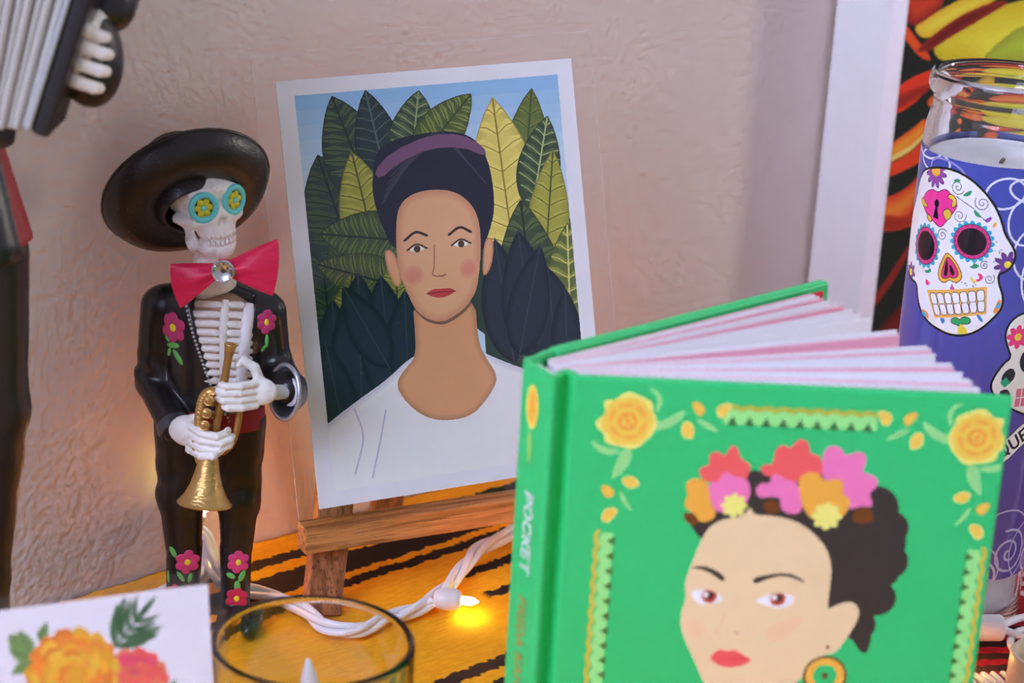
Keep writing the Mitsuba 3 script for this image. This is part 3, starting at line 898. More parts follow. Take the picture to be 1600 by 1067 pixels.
for fn in (lambda g: g, flip_x, flip_y, lambda g: flip_x(flip_y(g))):
    for o in order:
        for n, c, g in corner:
            if n == o:
                if n == 'bud':
                    ink.grow(fn(g), c, '#f6b850', 0.8, 2)
                elif n == 'rose':
                    ink.grow(fn(g), '#ead478', '#f5cb5c', 2.4, 4)
                    cx, cy = g.centroid.x, g.centroid.y
                    petals = [(5.0, a, 2.9, 1.5, '#f3b84e') for a in (0.2, 1.2, 2.3, 3.3, 4.4, 5.4)] + [(4.2, a, 2.0, 0.7, '#ec9c40') for a in (0.7, 1.75, 2.8, 3.9, 4.9, 5.9)] + [(2.6, a, 2.2, 1.2, '#f4bc50') for a in (0.0, 1.3, 2.5, 3.8, 5.0)] + [(1.9, a, 1.5, 0.6, '#e88e38') for a in (0.6, 1.9, 3.1, 4.4, 5.6)] + [(0.0, 0.4, 1.2, 0.8, '#e8903a')]
                    for d, a, rx, ry, c2 in petals:
                        ink.add(fn(oval(cx + d * math.cos(a), cy + d * math.sin(a), rx, ry, math.degrees(a) + 90)), c2)
                else:
                    ink.grow(fn(g), c, shade_hex(c, 0.92), 0.8, 2)
# the woman, seen down to the shoulders
ink.add(soft([(44, 60), (66, 60), (68, 34), (86, 24), (92, 8), (20, 8), (24, 24), (42, 34)], 2), '#dbbfa3')
ink.add(soft([(34, 30), (50, 24), (68, 30), (90, 24), (96, 6), (16, 6), (22, 24)], 2), '#d8404e')
for n, c, t in COVER:
    if n in ('rose', 'rose_in', 'sprig', 'bud', 'points', 'scale'):
        continue
    g = soft(P(t), 2)
    if n == 'hair':
        for x, y, r in ((84.5, 112.5, 5), (85.5, 103, 5), (83.5, 92.5, 5), (79.5, 84.5, 4.5)):
            g = g.union(oval(x, y, r, r))
    ink.add(g, c)
    if n == 'eye':
        e = (39.5, 91.0) if g.centroid.x < 48 else (57.5, 91.1)
        ink.add(oval(e[0], e[1], 2.0, 2.0).intersection(g), '#a8443c')
        ink.add(oval(e[0], e[1] + 0.2, 1.15, 1.15).intersection(g), '#3a2024')
        ink.add(oval(e[0] - 0.9, e[1] + 0.3, 0.75, 0.75), '#e0e0ee')
ink.add(oval(47.7, 80.7, 0.55, 0.4), '#c89880')
ink.add(shifted(spline([(44, 86.5), (43.3, 83.5), (42.2, 81.0), (43.6, 79.9)], 6), 0.2), '#d6b296')
ink.add(oval(72.0, 77.7, 0.65, 0.65), '#8c5c34')
ex, ey = 72.1, 69.3
ink.add(oval(ex, ey, 5.9, 5.9).difference(oval(ex, ey, 5.0, 5.0)), '#5c3c28')
ink.add(oval(ex, ey, 5.2, 5.2).difference(oval(ex, ey, 3.2, 3.2)), '#e0a848')
ink.add(oval(ex, ey, 0.9, 0.9), '#5c4a28')
for x, y, r in ((43.7, 116.9, 3.5), (67.9, 115.1, 4.0)):
    ink.add(blossom(x, y, r, 8, 0.28), '#ead67c')
print_flat(bk, 'cover_picture', ink, board, BF, 'print_matte', 0.05, label='printed woman with a crown of flowers inside a border of yellow roses')
# spine ornaments and lettering
SD = unit(np.array([11.2 - 4.2, 500.4 - 512.4, 0]))
SN = np.array([SD[1], -SD[0], 0])
SF = frame(np.array([4.2, 512.4, 0]) * 0.001, SD, [0, 0, 1], SN, 0.001)
ink = Ink()
ink.grow(oval(5.6, 139, 3.0, 6.0), '#e8cc5c', '#ee9c3c', 2.4, 3)
ink.add(soft([(4, 131), (5.4, 133), (6.6, 128), (5.6, 122), (4.6, 126)], 1), '#8cc060')
V, F, Cc = ink.mesh()
put(bk, 'spine_picture', (np.column_stack([V, np.full(len(V), 1.02)]), F), 'print_matte', M=SF, color=Cc, label='yellow rose printed at the head of the spine')
for text, ya, hgt, ink_key in (('POCKET', 116, 4.2, 'ink_white'), ('FRIDA KAHLO WISDOM', 86, 3.6, 'ink_brown')):
    tm = meshkit.text_mesh(text, hgt, 0.06, True)
    tm.apply_transform(trimesh.transformations.rotation_matrix(-math.pi / 2, [0, 0, 1]))
    tm.apply_translation([4.6, ya, 1.0])
    put(bk, 'spine_lettering', tm, ink_key, M=SF, label=('white' if ya > 100 else 'brownish') + ' lettering running down the spine')

# ------------------------------------------------------------------ tall glass candle with sugar skulls
CC = np.array([0.1596, 0.6910, 0.0010])
KFm = frame(CC, [1, 0, 0], [0, 1, 0], [0, 0, 1], 0.001)
jc = thing('jar_candle', 'tall glass candle with a purple sugar skull label in front of the flower painting', 'candle')
R = 26.4
outer = [(0, 0), (R - 6, 0), (R - 2, 0.8), (R - 0.4, 3.2), (R, 6), (R, 150), (R, 172), (R - 0.4, 178), (R - 1.6, 183), (R - 2.2, 186), (R - 1.6, 188), (R - 0.2, 189.6), (R + 0.2, 191.5), (R + 0.05, 193.2), (R - 0.2, 194.5), (R - 0.45, 195.3), (R - 0.8, 195.9), (R - 1.25, 196.2), (R - 1.65, 196.2)]
inner = [(R - 2.1, 195.9), (R - 2.45, 195.4), (R - 2.75, 194.7), (R - 3.0, 193.6), (R - 3.2, 190), (R - 4.2, 187), (R - 4.4, 185), (R - 3.6, 181), (R - 2.7, 176), (R - 2.5, 170), (R - 2.5, 12), (R - 4, 8.4), (R - 9, 7), (0, 7)]
put(jc, 'glass_jar', lathe(outer + inner, 96), 'glass', smooth=50, M=KFm)
put(jc, 'wax', lathe([(0, 7.4), (R - 9, 7.4), (R - 4.4, 8.9), (R - 2.8, 12.2), (R - 2.8, 168.6), (R - 3.6, 167.6), (R - 8, 166.6), (0, 166)], 72), 'wax', smooth=40, M=KFm, label='white wax')
put(jc, 'wick', tube(spline([(0, 0, 165.5), (0.4, 0, 166.6), (1.2, 0.4, 167.6)], 5), 0.7, 8), 'wick', M=KFm)
SKULL = [
    ('skull', '#f1eef4', '-369,1625 -336,1643 -269,1663 -212,1668 -154,1653 -105,1621 -62,1576 -35,1527 -19,1483 11,1446 25,1417 21,1386 2,1363 -25,1351 -17,1313 2,1275 3,1234 -21,1199 -59,1155 -100,1131 -145,1122 -195,1130 -246,1146 -283,1176 -303,1211 -319,1260 -372,1256 -422,1283 -438,1347 -472,1405 -446,1460 -407,1524 -398,1579'),
    ('heart', '#e0379a', '-349,1529 -331,1567 -294,1587 -268,1579 -241,1600 -220,1595 -211,1581 -191,1572 -183,1555 -199,1524 -219,1495 -237,1469 -260,1478 -288,1490 -322,1504'),
    ('heartedge', '#d9b04a', '-228,1577 -208,1592 -185,1571 -195,1546 -207,1553 -198,1570'),
    ('heartedge', '#d9b04a', '-237,1523 -216,1541 -197,1523 -216,1497 -227,1509'),
    ('heartedge', '#d9b04a', '-353,1545 -329,1532 -309,1524 -325,1516 -355,1524'),
    ('heartedge', '#d9b04a', '-309,1497 -281,1492 -283,1475 -306,1485'),
    ('nose_gold', '#e2a94a', '-201,1395 -213,1364 -223,1335 -221,1299 -196,1288 -180,1308 -153,1298 -134,1322 -152,1356 -175,1380'),
    ('nose_pink', '#c8347e', '-197,1380 -205,1347 -211,1319 -206,1305 -189,1307 -176,1317 -163,1312 -148,1328 -160,1351 -181,1372'),
    ('nose_hole', '#221824', '-197,1374 -201,1341 -202,1314 -187,1314 -189,1350'),
    ('nose_hole', '#221824', '-187,1361 -178,1321 -161,1323 -167,1342'),
    ('teeth', '#f6f4f6', '-250,1238 -57,1291 -46,1221 -217,1173'),
    ('bottom', '#2f9a64', '-155,1172 -139,1183 -125,1175 -117,1188 -98,1190 -88,1178 -98,1167 -114,1167 -123,1155 -137,1161 -150,1160'),
    ('stem', '#d8c040', '-124,1162 -114,1164 -89,1138 -113,1129 -129,1130'),
    ('spade', '#b04aa8', '-168,1296 -159,1281 -150,1275 -162,1267 -175,1271 -170,1282'),
    ('jaw', '#e08a50', '-5,1268 5,1249 -5,1218 -23,1213 -15,1247'),
    ('jaw', '#3aa7d8', '-3,1258 2,1238 -12,1228 -14,1244'),
    ('jaw', '#e08a50', '-284,1177 -246,1175 -238,1150 -255,1152'),
    ('jaw', '#3aa7d8', '-280,1171 -253,1167 -251,1152 -270,1157'),
    ('curl', '#2f8a6a', '-169,1594 -155,1609 -138,1619 -143,1599 -159,1592'),
    ('curl', '#2f8a6a', '-128,1553 -108,1547 -97,1532 -116,1533'),
    ('curl', '#2f8a6a', '-120,1362 -104,1368 -106,1378 -80,1372 -97,1357'),
    ('curl', '#2f8a6a', '-288,1310 -269,1313 -261,1325 -251,1313 -276,1300'),
    ('curl', '#2f8a6a', '-211,1636 -194,1646 -179,1641 -199,1631'),
    ('curl', '#8a3fb0', '-89,1524 -70,1539 -62,1536 -73,1518'),
    ('curl', '#e0a040', '-60,1511 -50,1526 -45,1513 -56,1502'),
    ('curl', '#d8407a', '-89,1344 -74,1346 -65,1331 -79,1316 -92,1321 -76,1330'),
    ('curl', '#e8c23c', '-107,1331 -92,1317 -79,1316 -97,1310 -108,1321'),
    ('curl', '#d8407a', '-273,1284 -253,1274 -260,1262 -275,1267'),
    ('curl', '#3a78c0', '-74,1201 -66,1208 -47,1184 -56,1180'),
    ('curl', '#3a78c0', '-196,1165 -183,1172 -174,1161 -183,1148'),
    ('points', '#000', '-291,1648 2,1386 -372,1271 -298,1391 -256,1403 -290,1350 -119,1447 -75,1454 -114,1412 -267,1545 -257,1498 -190,1618 -100,1580 -171,1525 -226,1447 -47,1330 -68,1374'),
    ('skull2', '#efe9ee', '82,1216 44,1190 30,1143 46,1103 66,1062 38,1039 9,984 8,950 33,920 92,886 147,847'),
    ('banner', '#e9e6ea', '87,689 156,797 172,711 107,670'),
    ('points2', '#000', '73,1133 48,964 108,1004 94,721 108,742 132,756 149,770 164,374 173,246'),
    ('edge', '#000', '-421,1686 -218,1709 -86,1715 16,1716 89,271 175,234'),
]
ink = Ink()
lab = sbox(-80, 24.5, 80, 170.5)
for k in range(9):
    ink.add(sbox(-80, 14, 80, 171 - k * 14), np.array(alb('#3f49a8')) * (1 - k / 8) + np.array(alb('#574a9c')) * k / 8)
rng = np.random.default_rng(3)


def spiral(x, y, r, turns, ph, w, colour, ccw=1):
    t = np.linspace(0.08, 1, 40)
    a = ph + ccw * t * turns * 2 * np.pi
    ink.add(shifted(np.stack([x + r * t * np.cos(a), y + r * t * np.sin(a)], 1), w), colour)


def ring(x, y, rx, ry, w, colour, deg=0):
    g = oval(x, y, rx, ry, deg)
    ink.add(g.buffer(w / 2).difference(g.buffer(-w / 2)), colour)


PALE = '#cfcdf0'
for x, y, rx, ry, d in ((-31, 168, 8, 3.5, 0), (-36, 172, 9, 4, 0), (-3, 162, 6.5, 5, 20), (6, 163, 8, 4, -10), (5, 153, 6, 8, 0), (14, 150, 7, 10, 10), (17, 160, 9, 6, 0), (9, 142, 7, 9, 0), (22, 148, 6, 12, 0), (30, 160, 9, 8, 0), (16, 134, 10, 13, 0), (-62, 160, 8, 6, 0), (-70, 150, 8, 9, 0), (40, 150, 8, 10, 0), (52, 162, 9, 6, 0), (66, 155, 8, 9, 0)):
    ring(x, y, rx, ry, 0.75, PALE, d)
ring(-24, 165.5, 8, 4, 0.7, '#8a80cc', -10)
for x, y, r in ((16.4, 34, 9), (6, 26, 6), (-12, 30, 9), (30, 30, 8), (-34, 28, 8), (-60, 36, 9), (60, 34, 9)):
    spiral(x, y, r, 2.2, 0.6, 0.45, '#a7a2d6')
    ring(x - 2, y + 3, r * 1.4, r * 1.5, 0.6, '#a7a2d6', 20)


def sugar_skull(dx=0.0, dy=0.0, dark=False):
    S = lambda g: affinity.translate(g, dx, dy)
    for n, c, t in SKULL:
        if n in ('points', 'points2', 'edge', 'skull2', 'banner', 'curl') or n == 'teeth':
            continue
        g = S(soft(P(t), 2))
        if n == 'skull':
            ink.add(g.buffer(0.75), '#16181e')
            ink.grow(g, '#e4dfec', '#f3f0f6', 1.2, 2)
            for x, y, r, a, w in ((-19, 161.8, 2.6, 0.3, 1), (-10, 158, 2.6, 2.0, -1), (-17.1, 152.5, 2.4, 1.0, 1), (-22.6, 144.7, 2.2, 0.2, -1), (-4.7, 133, 1.8, 1.5, 1), (-6.8, 137.4, 1.5, 0.5, -1), (-33, 134.5, 1.6, 1, 1), (-30, 151, 1.7, 3, 1)):
                spiral(x + dx, y + dy, r, 1.9, a, 0.13, '#5c6470', w)
            ink.add(shifted([(-19 + dx, 158.6 + dy), (-13 + dx, 156 + dy), (-8 + dx, 152 + dy)], 0.13), '#5c6470')
            for k in range(10):
                q = rng.random(2)
                ink.add(oval(-1 - 4 * q[0] + dx, 138 + 8 * q[1] + dy, 0.22, 0.22), '#60646c')
                ink.add(oval(-16 + 9 * q[0] + dx, 129.5 + 1.6 * q[1] + dy, 0.22, 0.22), '#60646c')
            for x, y, r0, k0 in ((0.6, 138.4, 3.6, 9), (-37.4, 127.6, 2.6, 7)):
                ink.add(blossom(x + dx, y + dy, r0 + 1.0, k0, 0.45).intersection(g), '#2a1c3c')
                ink.add(blossom(x + dx, y + dy, r0 + 0.7, k0, 0.45).intersection(g), '#6a3a90')
                ink.add(oval(x + dx, y + dy, 1.2, 1.2).intersection(g), '#e8c83c')
            ink.add(blossom(-29.1 + dx, 164.4 + dy, 5.4, 11, 0.4).intersection(g), '#2a1c3c')
            ink.add(blossom(-29.1 + dx, 164.4 + dy, 5.0, 11, 0.4).intersection(g), '#8a44a4')
            ink.add(oval(-29.1 + dx, 165 + dy, 2.3, 1.9).intersection(g), '#eca03c')
        elif n in ('heart', 'nose_gold', 'nose_pink', 'bottom', 'heartedge'):
            ink.add(g.buffer(0.25), '#40202c')
            ink.add(g, c)
        else:
            ink.add(g, c)
    for n, c, t in SKULL:
        if n == 'curl':
            ink.add(S(soft(P(t), 1)), c)
    ink.add(S(oval(-26.7, 154.5, 1.1, 1.3)), '#1a1420')
    ink.add(S(Polygon([(-27.0, 154), (-26.4, 154), (-25.1, 149.4), (-27.6, 149.6)])), '#1a1420')
    for x, y, rx, ry, k in ((-29.8, 139.1, 4.6, 5.0, 17), (-11.9, 144.7, 4.9, 4.6, 19)):
        ink.add(S(affinity.scale(blossom(x, y, 1, k, 0.16, n=6), rx * 1.55, ry * 1.55, origin=(x, y))), '#2f9cc8')
        ink.add(S(oval(x, y, rx * 1.28, ry * 1.28)), '#5a1838')
        ink.add(S(oval(x, y, rx * 1.23, ry * 1.23)), '#c63a86')
        for j in range(k):
            a = j * 2 * np.pi / k
            ink.add(S(oval(x + rx * 1.12 * math.cos(a), y + ry * 1.12 * math.sin(a), 0.3, 0.3)), '#9c2464')
        ink.add(S(oval(x, y, rx, ry)), '#231a26')
    tl, tr, br_, bl = P('-250,1238 -57,1291 -46,1221 -217,1173')
    pt = lambda a, b: (tl * (1 - a) + tr * a) * (1 - b) + (bl * (1 - a) + br_ * a) * b
    ink.add(S(Polygon([pt(-.02, -.12), pt(1.02, -.12), pt(1.0, 1.1), pt(0, 1.1)]).buffer(0.35)), '#d8a45c')
    for i in range(7):
        for j in range(2):
            a0, a1, b0, b1 = i / 7 + 0.012, (i + 1) / 7 - 0.012, j / 2 + 0.015, (j + 1) / 2 - 0.015
            q = soft([pt(a0, b0), pt((a0 + a1) / 2, b0 - (0.04 if j == 0 else 0)), pt(a1, b0), pt(a1, b1), pt((a0 + a1) / 2, b1 + (0.04 if j else 0)), pt(a0, b1)], 1)
            ink.add(S(q.buffer(0.22)), '#3c3844')
            ink.add(S(q), '#f4f2f6')


sugar_skull()
# second, darker skull and the ribbon below
sk2 = soft(P('82,1216 44,1190 30,1143 46,1103 66,1062 38,1039 9,984 8,950 33,920 92,880 190,840 320,880 380,950 400,1050 380,1150 300,1216 190,1240'), 2)
ink.add(sk2.buffer(0.7), '#14141a')
ink.add(sk2, '#d8d4da')
ink.add(blossom(7.6, 113.5, 4.2, 8, 0.35), '#d83a7c')
ink.add(oval(7.6, 113.5, 1.3, 1.3), '#eab83c')
ink.add(soft(P('40,1010 70,1030 90,1000 60,960 36,975'), 1), '#22242c')
ink.add(soft(P('30,940 60,955 80,930 60,915'), 1), '#22242c')
ink.add(blossom(5.2, 97.5, 1.7, 4, 0.3), '#2c9a72')
ink.add(oval(13.5, 105, 4.0, 4.6), '#22202a')
ink.add(oval(28.5, 105, 4.0, 4.6), '#22202a')
for k in range(6):
    for j in range(2):
        ink.add(sbox(9.8 + k * 2.4, 92 - j * 3.4, 11.8 + k * 2.4, 95 - j * 3.4), '#c8688c')
ban = soft([(2, 65.5), (8.4, 68.2), (16, 75), (26, 79), (36, 78), (36, 86.5), (26, 87.5), (14.6, 82.5), (7, 75.5), (1.6, 73)], 1)
ink.add(ban.buffer(0.35), '#3a3444')
ink.add(ban, '#e9e6ea')
V, F, Cc = ink.mesh(lab, strips=1.3)
RL = 26.65
wrap = lambda V, r: np.column_stack([r * np.sin(V[:, 0] / RL), -r * np.cos(V[:, 0] / RL), V[:, 1]])
put(jc, 'label', (wrap(V, RL), F), 'print_gloss', M=KFm, color=Cc, label='purple paper label with sugar skulls and white swirls')
tm = meshkit.text_mesh('QUE', 4.6, 0.05, True)
tv = np.array(tm.vertices)
ang = math.radians(33)
tv2 = np.column_stack([6.9 + tv[:, 0] * math.cos(ang) - tv[:, 1] * math.sin(ang), 69.8 + tv[:, 0] * math.sin(ang) + tv[:, 1] * math.cos(ang)])
put(jc, 'label_lettering', (wrap(tv2, 1.0) * [1, 1, 1] * np.array([1, 1, 1]) * np.column_stack([RL + 0.06 + tv[:, 2], RL + 0.06 + tv[:, 2], np.ones(len(tv))]), np.array(tm.faces)), 'ink_black', M=KFm, label='black letters QUE on a pale ribbon')

# ------------------------------------------------------------------ clear votive glass with a small white candle, in front
VG = np.array([-0.0484, 0.5070, 0.0018])
VF = frame(VG, [1, 0, 0], [0, 1, 0], [0, 0, 1], 0.001)
vg = thing('votive_glass', 'clear glass tumbler in front of the easel', 'glass')
r = 27.4
put(vg, 'glass_body', lathe([(0, 0), (r - 4, 0), (r - 2, 0.8), (r - 1.4, 3), (r - 0.7, 30), (r, 66), (r - 0.02, 66.7), (r - 0.2, 67.3), (r - 0.5, 67.75), (r - 0.9, 67.95), (r - 1.35, 67.85), (r - 1.75, 67.45), (r - 1.97, 66.9), (r - 2.05, 66), (r - 2.6, 30), (r - 3.4, 7.5), (r - 6, 5.2), (0, 5)], 96), 'glass', smooth=50, M=VF)
tl_ = thing('flameless_candle', 'white flameless candle with a pointed tip inside the clear tumbler', 'candle')
put(tl_, 'candle_body', lathe([(0, 5.4), (17, 5.4), (18, 6.4), (18, 38), (17.2, 39.4), (15, 39.6), (12, 38.6), (0, 38.0)], 56), 'white_plastic', smooth=45, M=VF)
fl = lathe([(0, 37.5), (3.6, 38), (4.6, 42), (4.4, 46), (3.2, 52), (1.9, 57.5), (0.9, 61), (0, 62.3)], 32)
fv = np.array(fl.vertices)
fv[:, 0] += -0.0022 * (fv[:, 2] - 38) ** 2
put(tl_, 'flame_tip', (fv, fl.faces), 'wax', smooth=50, M=VF, label='white pointed flame shaped tip')

# ------------------------------------------------------------------ laminated card with marigolds, lower left
fc = thing('flower_card', 'white laminated card with orange and red marigolds leaning at the lower left', 'card')
FA, FL_ = math.radians(24.5), math.radians(13)
fd = np.array([math.cos(FA), math.sin(FA), 0])
fn_ = np.array([math.sin(FA), -math.cos(FA), 0])
fu = np.array([0, 0, 1]) * math.cos(FL_) - fn_ * math.sin(FL_)
f3 = np.cross(fd, fu)
FW, FH = 148.0, 100.0
TRC = np.array([-0.0714, 0.4727, 0.1005])
FF = frame(TRC - fd * FW * 0.001 - fu * FH * 0.001, fd, fu, f3, 0.001)
put(fc, 'paper', rbox((0, 0, -0.5), (FW, FH, 0), 0.15), 'paper_card', M=FF)
ink = Ink()
full = sbox(0, 0, FW, FH)
ink.add(full, (0.85, 0.83, 0.87))
rng = np.random.default_rng(21)


def fern(base, tip, n, size, c):
    b, t = np.array(base, float), np.array(tip, float)
    ink.add(shifted([b, t], 0.3), c)
    d = unit(t - b)
    nr = np.array([-d[1], d[0]])
    for i in range(n):
        o = b + (t - b) * (0.25 + 0.75 * i / n)
        for s in (-1, 1):
            L = size * (1 - 0.45 * i / n) * (0.85 + 0.3 * rng.random())
            e = o + (d * 0.86 + s * nr * 0.62) * L
            g = leaf_shape(o, e, 0.10 * L, s * 0.06)[0]
            ink.add(g, shade_hex(c, 0.8 + 0.5 * rng.random()))
            for q in (0.45, 0.7):
                m0 = o + (e - o) * q
                ink.add(leaf_shape(m0, m0 + (d * 0.55 + s * nr * 0.8) * L * 0.26, 0.035 * L)[0], shade_hex(c, 0.8 + 0.5 * rng.random()))
    ink.add(leaf_shape(t - d * size * 0.3, t + d * size * 0.6, 0.08 * size)[0], c)


def marigold(x, y, R0, cols, seed):
    r_ = np.random.default_rng(seed)
    for k in range(7):
        rr = R0 * (1 - k * 0.13)
        m = max(6, int(15 - k * 1.6))
        for j in range(m):
            a = 2 * np.pi * (j + 0.5 * (k % 2) + 0.2 * r_.random()) / m
            p = (x + (rr - R0 * 0.14) * math.cos(a), y + (rr - R0 * 0.14) * math.sin(a))
            c = lin_or(cols[r_.integers(len(cols))]) * (0.88 + 0.2 * r_.random())
            g = blossom(p[0], p[1], R0 * 0.235, 5, 0.14, r_.random())
            ink.add(g.buffer(0.12), shade_hex(c, 0.86))
            ink.add(g, c)


fern((121.8, 85.2), (131.0, 94.6), 4, 9.8, '#3c5a40')
for a, b, w in (((103.6, 88.6), (99.0, 93.8), 2.6), ((104.0, 88.2), (101.5, 94.4), 1.8), ((104.4, 87.0), (99.0, 90.0), 1.6), ((106.4, 91.4), (108.0, 95.6), 1.2), ((106.6, 91.2), (106.2, 94.0), 0.8),
                ((104.6, 87.0), (99.2, 84.4), 1.7), ((105.6, 85.4), (102.6, 81.6), 0.9), ((134, 72), (138.8, 77.0), 1.2), ((134, 72), (140.0, 74.0), 1.2)):
    ink.add(leaf_shape(a, b, w)[0], '#6f8a58')
    ink.add(shifted([a, b], 0.2), '#4c6a44')
for k in range(9):
    fern((60 - k * 4, 30 + 3 * (k % 3)), (54 - k * 3, 52 + 7 * (k % 2)), 5, 7.0, '#4e6e4c')
fern((128, 60), (146, 56), 4, 7.0, '#4e6e4c')
marigold(127.6, 77.4, 8.6, ('#e8585a', '#ee6a5c', '#d84a6c', '#f07a5a'), 5)
marigold(113.4, 82.2, 10.6, ('#f49a30', '#f4883a', '#f2a83c', '#f07c34'), 6)
marigold(76.0, 52.0, 14.0, ('#f49a30', '#f4883a', '#f2a83c', '#f07c34'), 8)
marigold(108.0, 48.0, 12.0, ('#e8585a', '#ee6a5c', '#d84a6c', '#f07a5a'), 9)
print_flat(fc, 'picture', ink, full, FF, 'print_gloss', 0.06, label='painted orange and red marigolds with feathery green leaves')
g = sbox(-3, -3, FW + 4.0, FH + 3.2).difference(sbox(-0.05, -0.05, FW + 0.05, FH + 0.05))
v, f = trimesh.creation.triangulate_polygon(g, engine='earcut')
put(fc, 'laminate_margin', (np.column_stack([v, np.full(len(v), -0.2)]), f), 'clear_film', M=FF, label='clear plastic margin around the paper')

# ------------------------------------------------------------------ string of white lights
sl = thing('string_lights', 'white twisted string lights with small warm bulbs lying over the orange cloth', 'string lights')


def twisted(path, wires=3, r=1.4, off=1.55, pitch=60.0, ph=0.0):
    p = spline(path, 14)
    s = np.concatenate([[0], np.cumsum(np.linalg.norm(np.diff(p, axis=0), axis=1))])
    q = np.stack([np.interp(np.linspace(0, s[-1], int(s[-1] / 1.2)), s, p[:, k]) for k in range(3)], 1)
    ss = np.linspace(0, s[-1], len(q))
    t = np.gradient(q, axis=0)
    t /= np.linalg.norm(t, axis=1, keepdims=True)
    a = np.cross(t, [0, 0, 1.0])
    a /= np.linalg.norm(a, axis=1, keepdims=True) + 1e-9
    b = np.cross(a, t)
    out = []
    for w in range(wires):
        g = ph + ss / pitch * 2 * np.pi + w * 2 * np.pi / wires
        o = off * (np.cos(g)[:, None] * a + np.sin(g)[:, None] * b)
        out.append(tube(q + o, r, 10))
    return out


MM = np.diag([0.001, 0.001, 0.001, 1])


def bulb(base, axis, socket=True, glow=1.0, size=1.0):
    """A socket and its small clear-topped warm bulb; base in mm."""
    a = unit(axis)
    x = unit(np.cross(a, [0.3, 0.2, 0.93]))
    M = MM @ frame(np.array(base, float), x, np.cross(a, x), a, size)
    k = put(sl, 'socket', lathe([(0, -5.2), (2.2, -5.0), (3.4, -3.6), (3.9, -1), (3.9, 2.2), (3.5, 3.6), (2.6, 4.4), (0, 4.5)], 28), 'socket_plastic', smooth=45, M=M)
    b = put(sl, 'bulb', lathe([(0, 4.3), (1.5, 4.4), (1.6, 5.5), (1.6, 7.5), (1.35, 8.8), (0.8, 9.8), (0.35, 10.6), (0, 10.8)], 24), 'bulb_glow', smooth=50, M=M, emit=[v * glow for v in BULB_LIGHT], label='glowing warm bulb')
    return k


for w in twisted([(70, 741, 6), (40, 737, 6), (11, 725.5, 9.5), (1.5, 717.5, 9), (-8.5, 708, 6.5), (-15.2, 688.5, 5), (-23.6, 667.5, 4.6), (-34, 655.5, 4.6), (-46, 644, 4.6), (-58, 645.5, 4.6), (-71, 660, 4.6), (-86, 668, 4.6), (-96, 671, 5.5), (-99, 673, 9), (-102, 680.5, 13), (-105, 683.5, 18), (-110.5, 684.4, 20)]):
    put(sl, 'wire', w, 'white_plastic', smooth=True, M=MM)
for w in twisted([(-103.5, 684, 13), (-104, 677, 6), (-112, 668, 4.6), (-121, 655, 4.6), (-124, 630, 4.6), (-118, 590, 4.6), (-135, 540, 4.6), (-180, 500, 4.6), (-218, 450, 4.6), (-214, 395, 4.6), (-170, 372, 4.6), (-130, 395, 4.6)], ph=1.0):
    put(sl, 'wire', w, 'white_plastic', smooth=True, M=MM)
for w in twisted([(70, 741, 6), (95, 748, 5), (120, 735, 5), (132, 700, 6.5), (128, 670, 6.5), (140, 650, 5.5), (154, 654, 8.5), (166.5, 658.5, 11.0)], ph=2.0):
    put(sl, 'wire', w, 'white_plastic', smooth=True, M=MM)
for b, a, g in (((-17.0, 666.5, 6.6), (1, 0.06, -0.06), 1.0), ((-109.3, 684.6, 23.6), (0.74, 0.1, 0.66), 2.0), ((-214, 545, 6.0), (-1, 0.2, 0), 0.5), ((-122, 396, 9.0), (1, 0.1, 0.25), 0.5), ((18, 736, 7.5), (0.4, 1, 0), 1.0), ((74, 752, 7.0), (0.5, 1, 0.1), 1.0), ((147, 641, 6.5), (0.5, 0.8, 0.35), 1.6)):
    bulb(b, a, glow=g)
put(sl, 'wire', tube(spline([(-22.4, 666, 6.2), (-25, 664.5, 5.4), (-28.5, 661.5, 5.0)], 6), 1.2, 10), 'white_plastic', smooth=True, M=MM)
put(sl, 'plug', lathe([(0, 0), (4.0, 0.1), (4.6, 0.8), (4.6, 9.2), (4.2, 9.9), (2.0, 10.0), (2.0, 10.6), (0, 10.7)], 36), 'white_plastic', smooth=40, M=MM @ frame(np.array([164.0, 658.4, 11.2]), [0, 0, -1], [-0.13, 0.99, 0], [0.99, 0.13, 0]), label='white round end plug')
for pts in ([(174.2, 660.4, 12.0), (181, 668, 11), (190, 680, 7.5), (205, 700, 5), (230, 715, 4.4)], [(174.2, 659.6, 10.6), (180, 658.5, 9.0), (187, 655, 7.4), (196, 648, 6.4), (204, 640, 5)],
            [(200, 676, 5), (190, 671, 6), (181, 664.5, 7.8), (176.6, 656, 7.4), (178.5, 649.5, 6.5), (186, 650, 6.2), (196, 656, 6.6), (206, 666, 5.0)], [(204, 670, 8), (194, 666, 8.6), (185, 659, 9.2), (182.5, 650, 8.6), (186.5, 643.5, 7.2), (196, 642, 6), (206, 648, 5)]):
    put(sl, 'wire', tube(spline(pts, 12), 1.35, 10), 'white_plastic', smooth=True, M=MM)

# ------------------------------------------------------------------ cream round box by the plug, at the right edge
rb = thing('round_box', 'cream round box in front of the coiled white wires at the right edge', 'box')
put(rb, 'box_body', lathe([(0, 2.6), (13.2, 2.6), (14, 3.2), (14.2, 12), (14, 20.2), (13.4, 21.0), (12.4, 21.0), (12.0, 20), (12.0, 4.2), (0, 4.0)], 64), 'wax_cream', smooth=40, M=MM @ frame(np.array([182.0, 621.5, 0]), [1, 0, 0], [0, 1, 0], [0, 0, 1]))

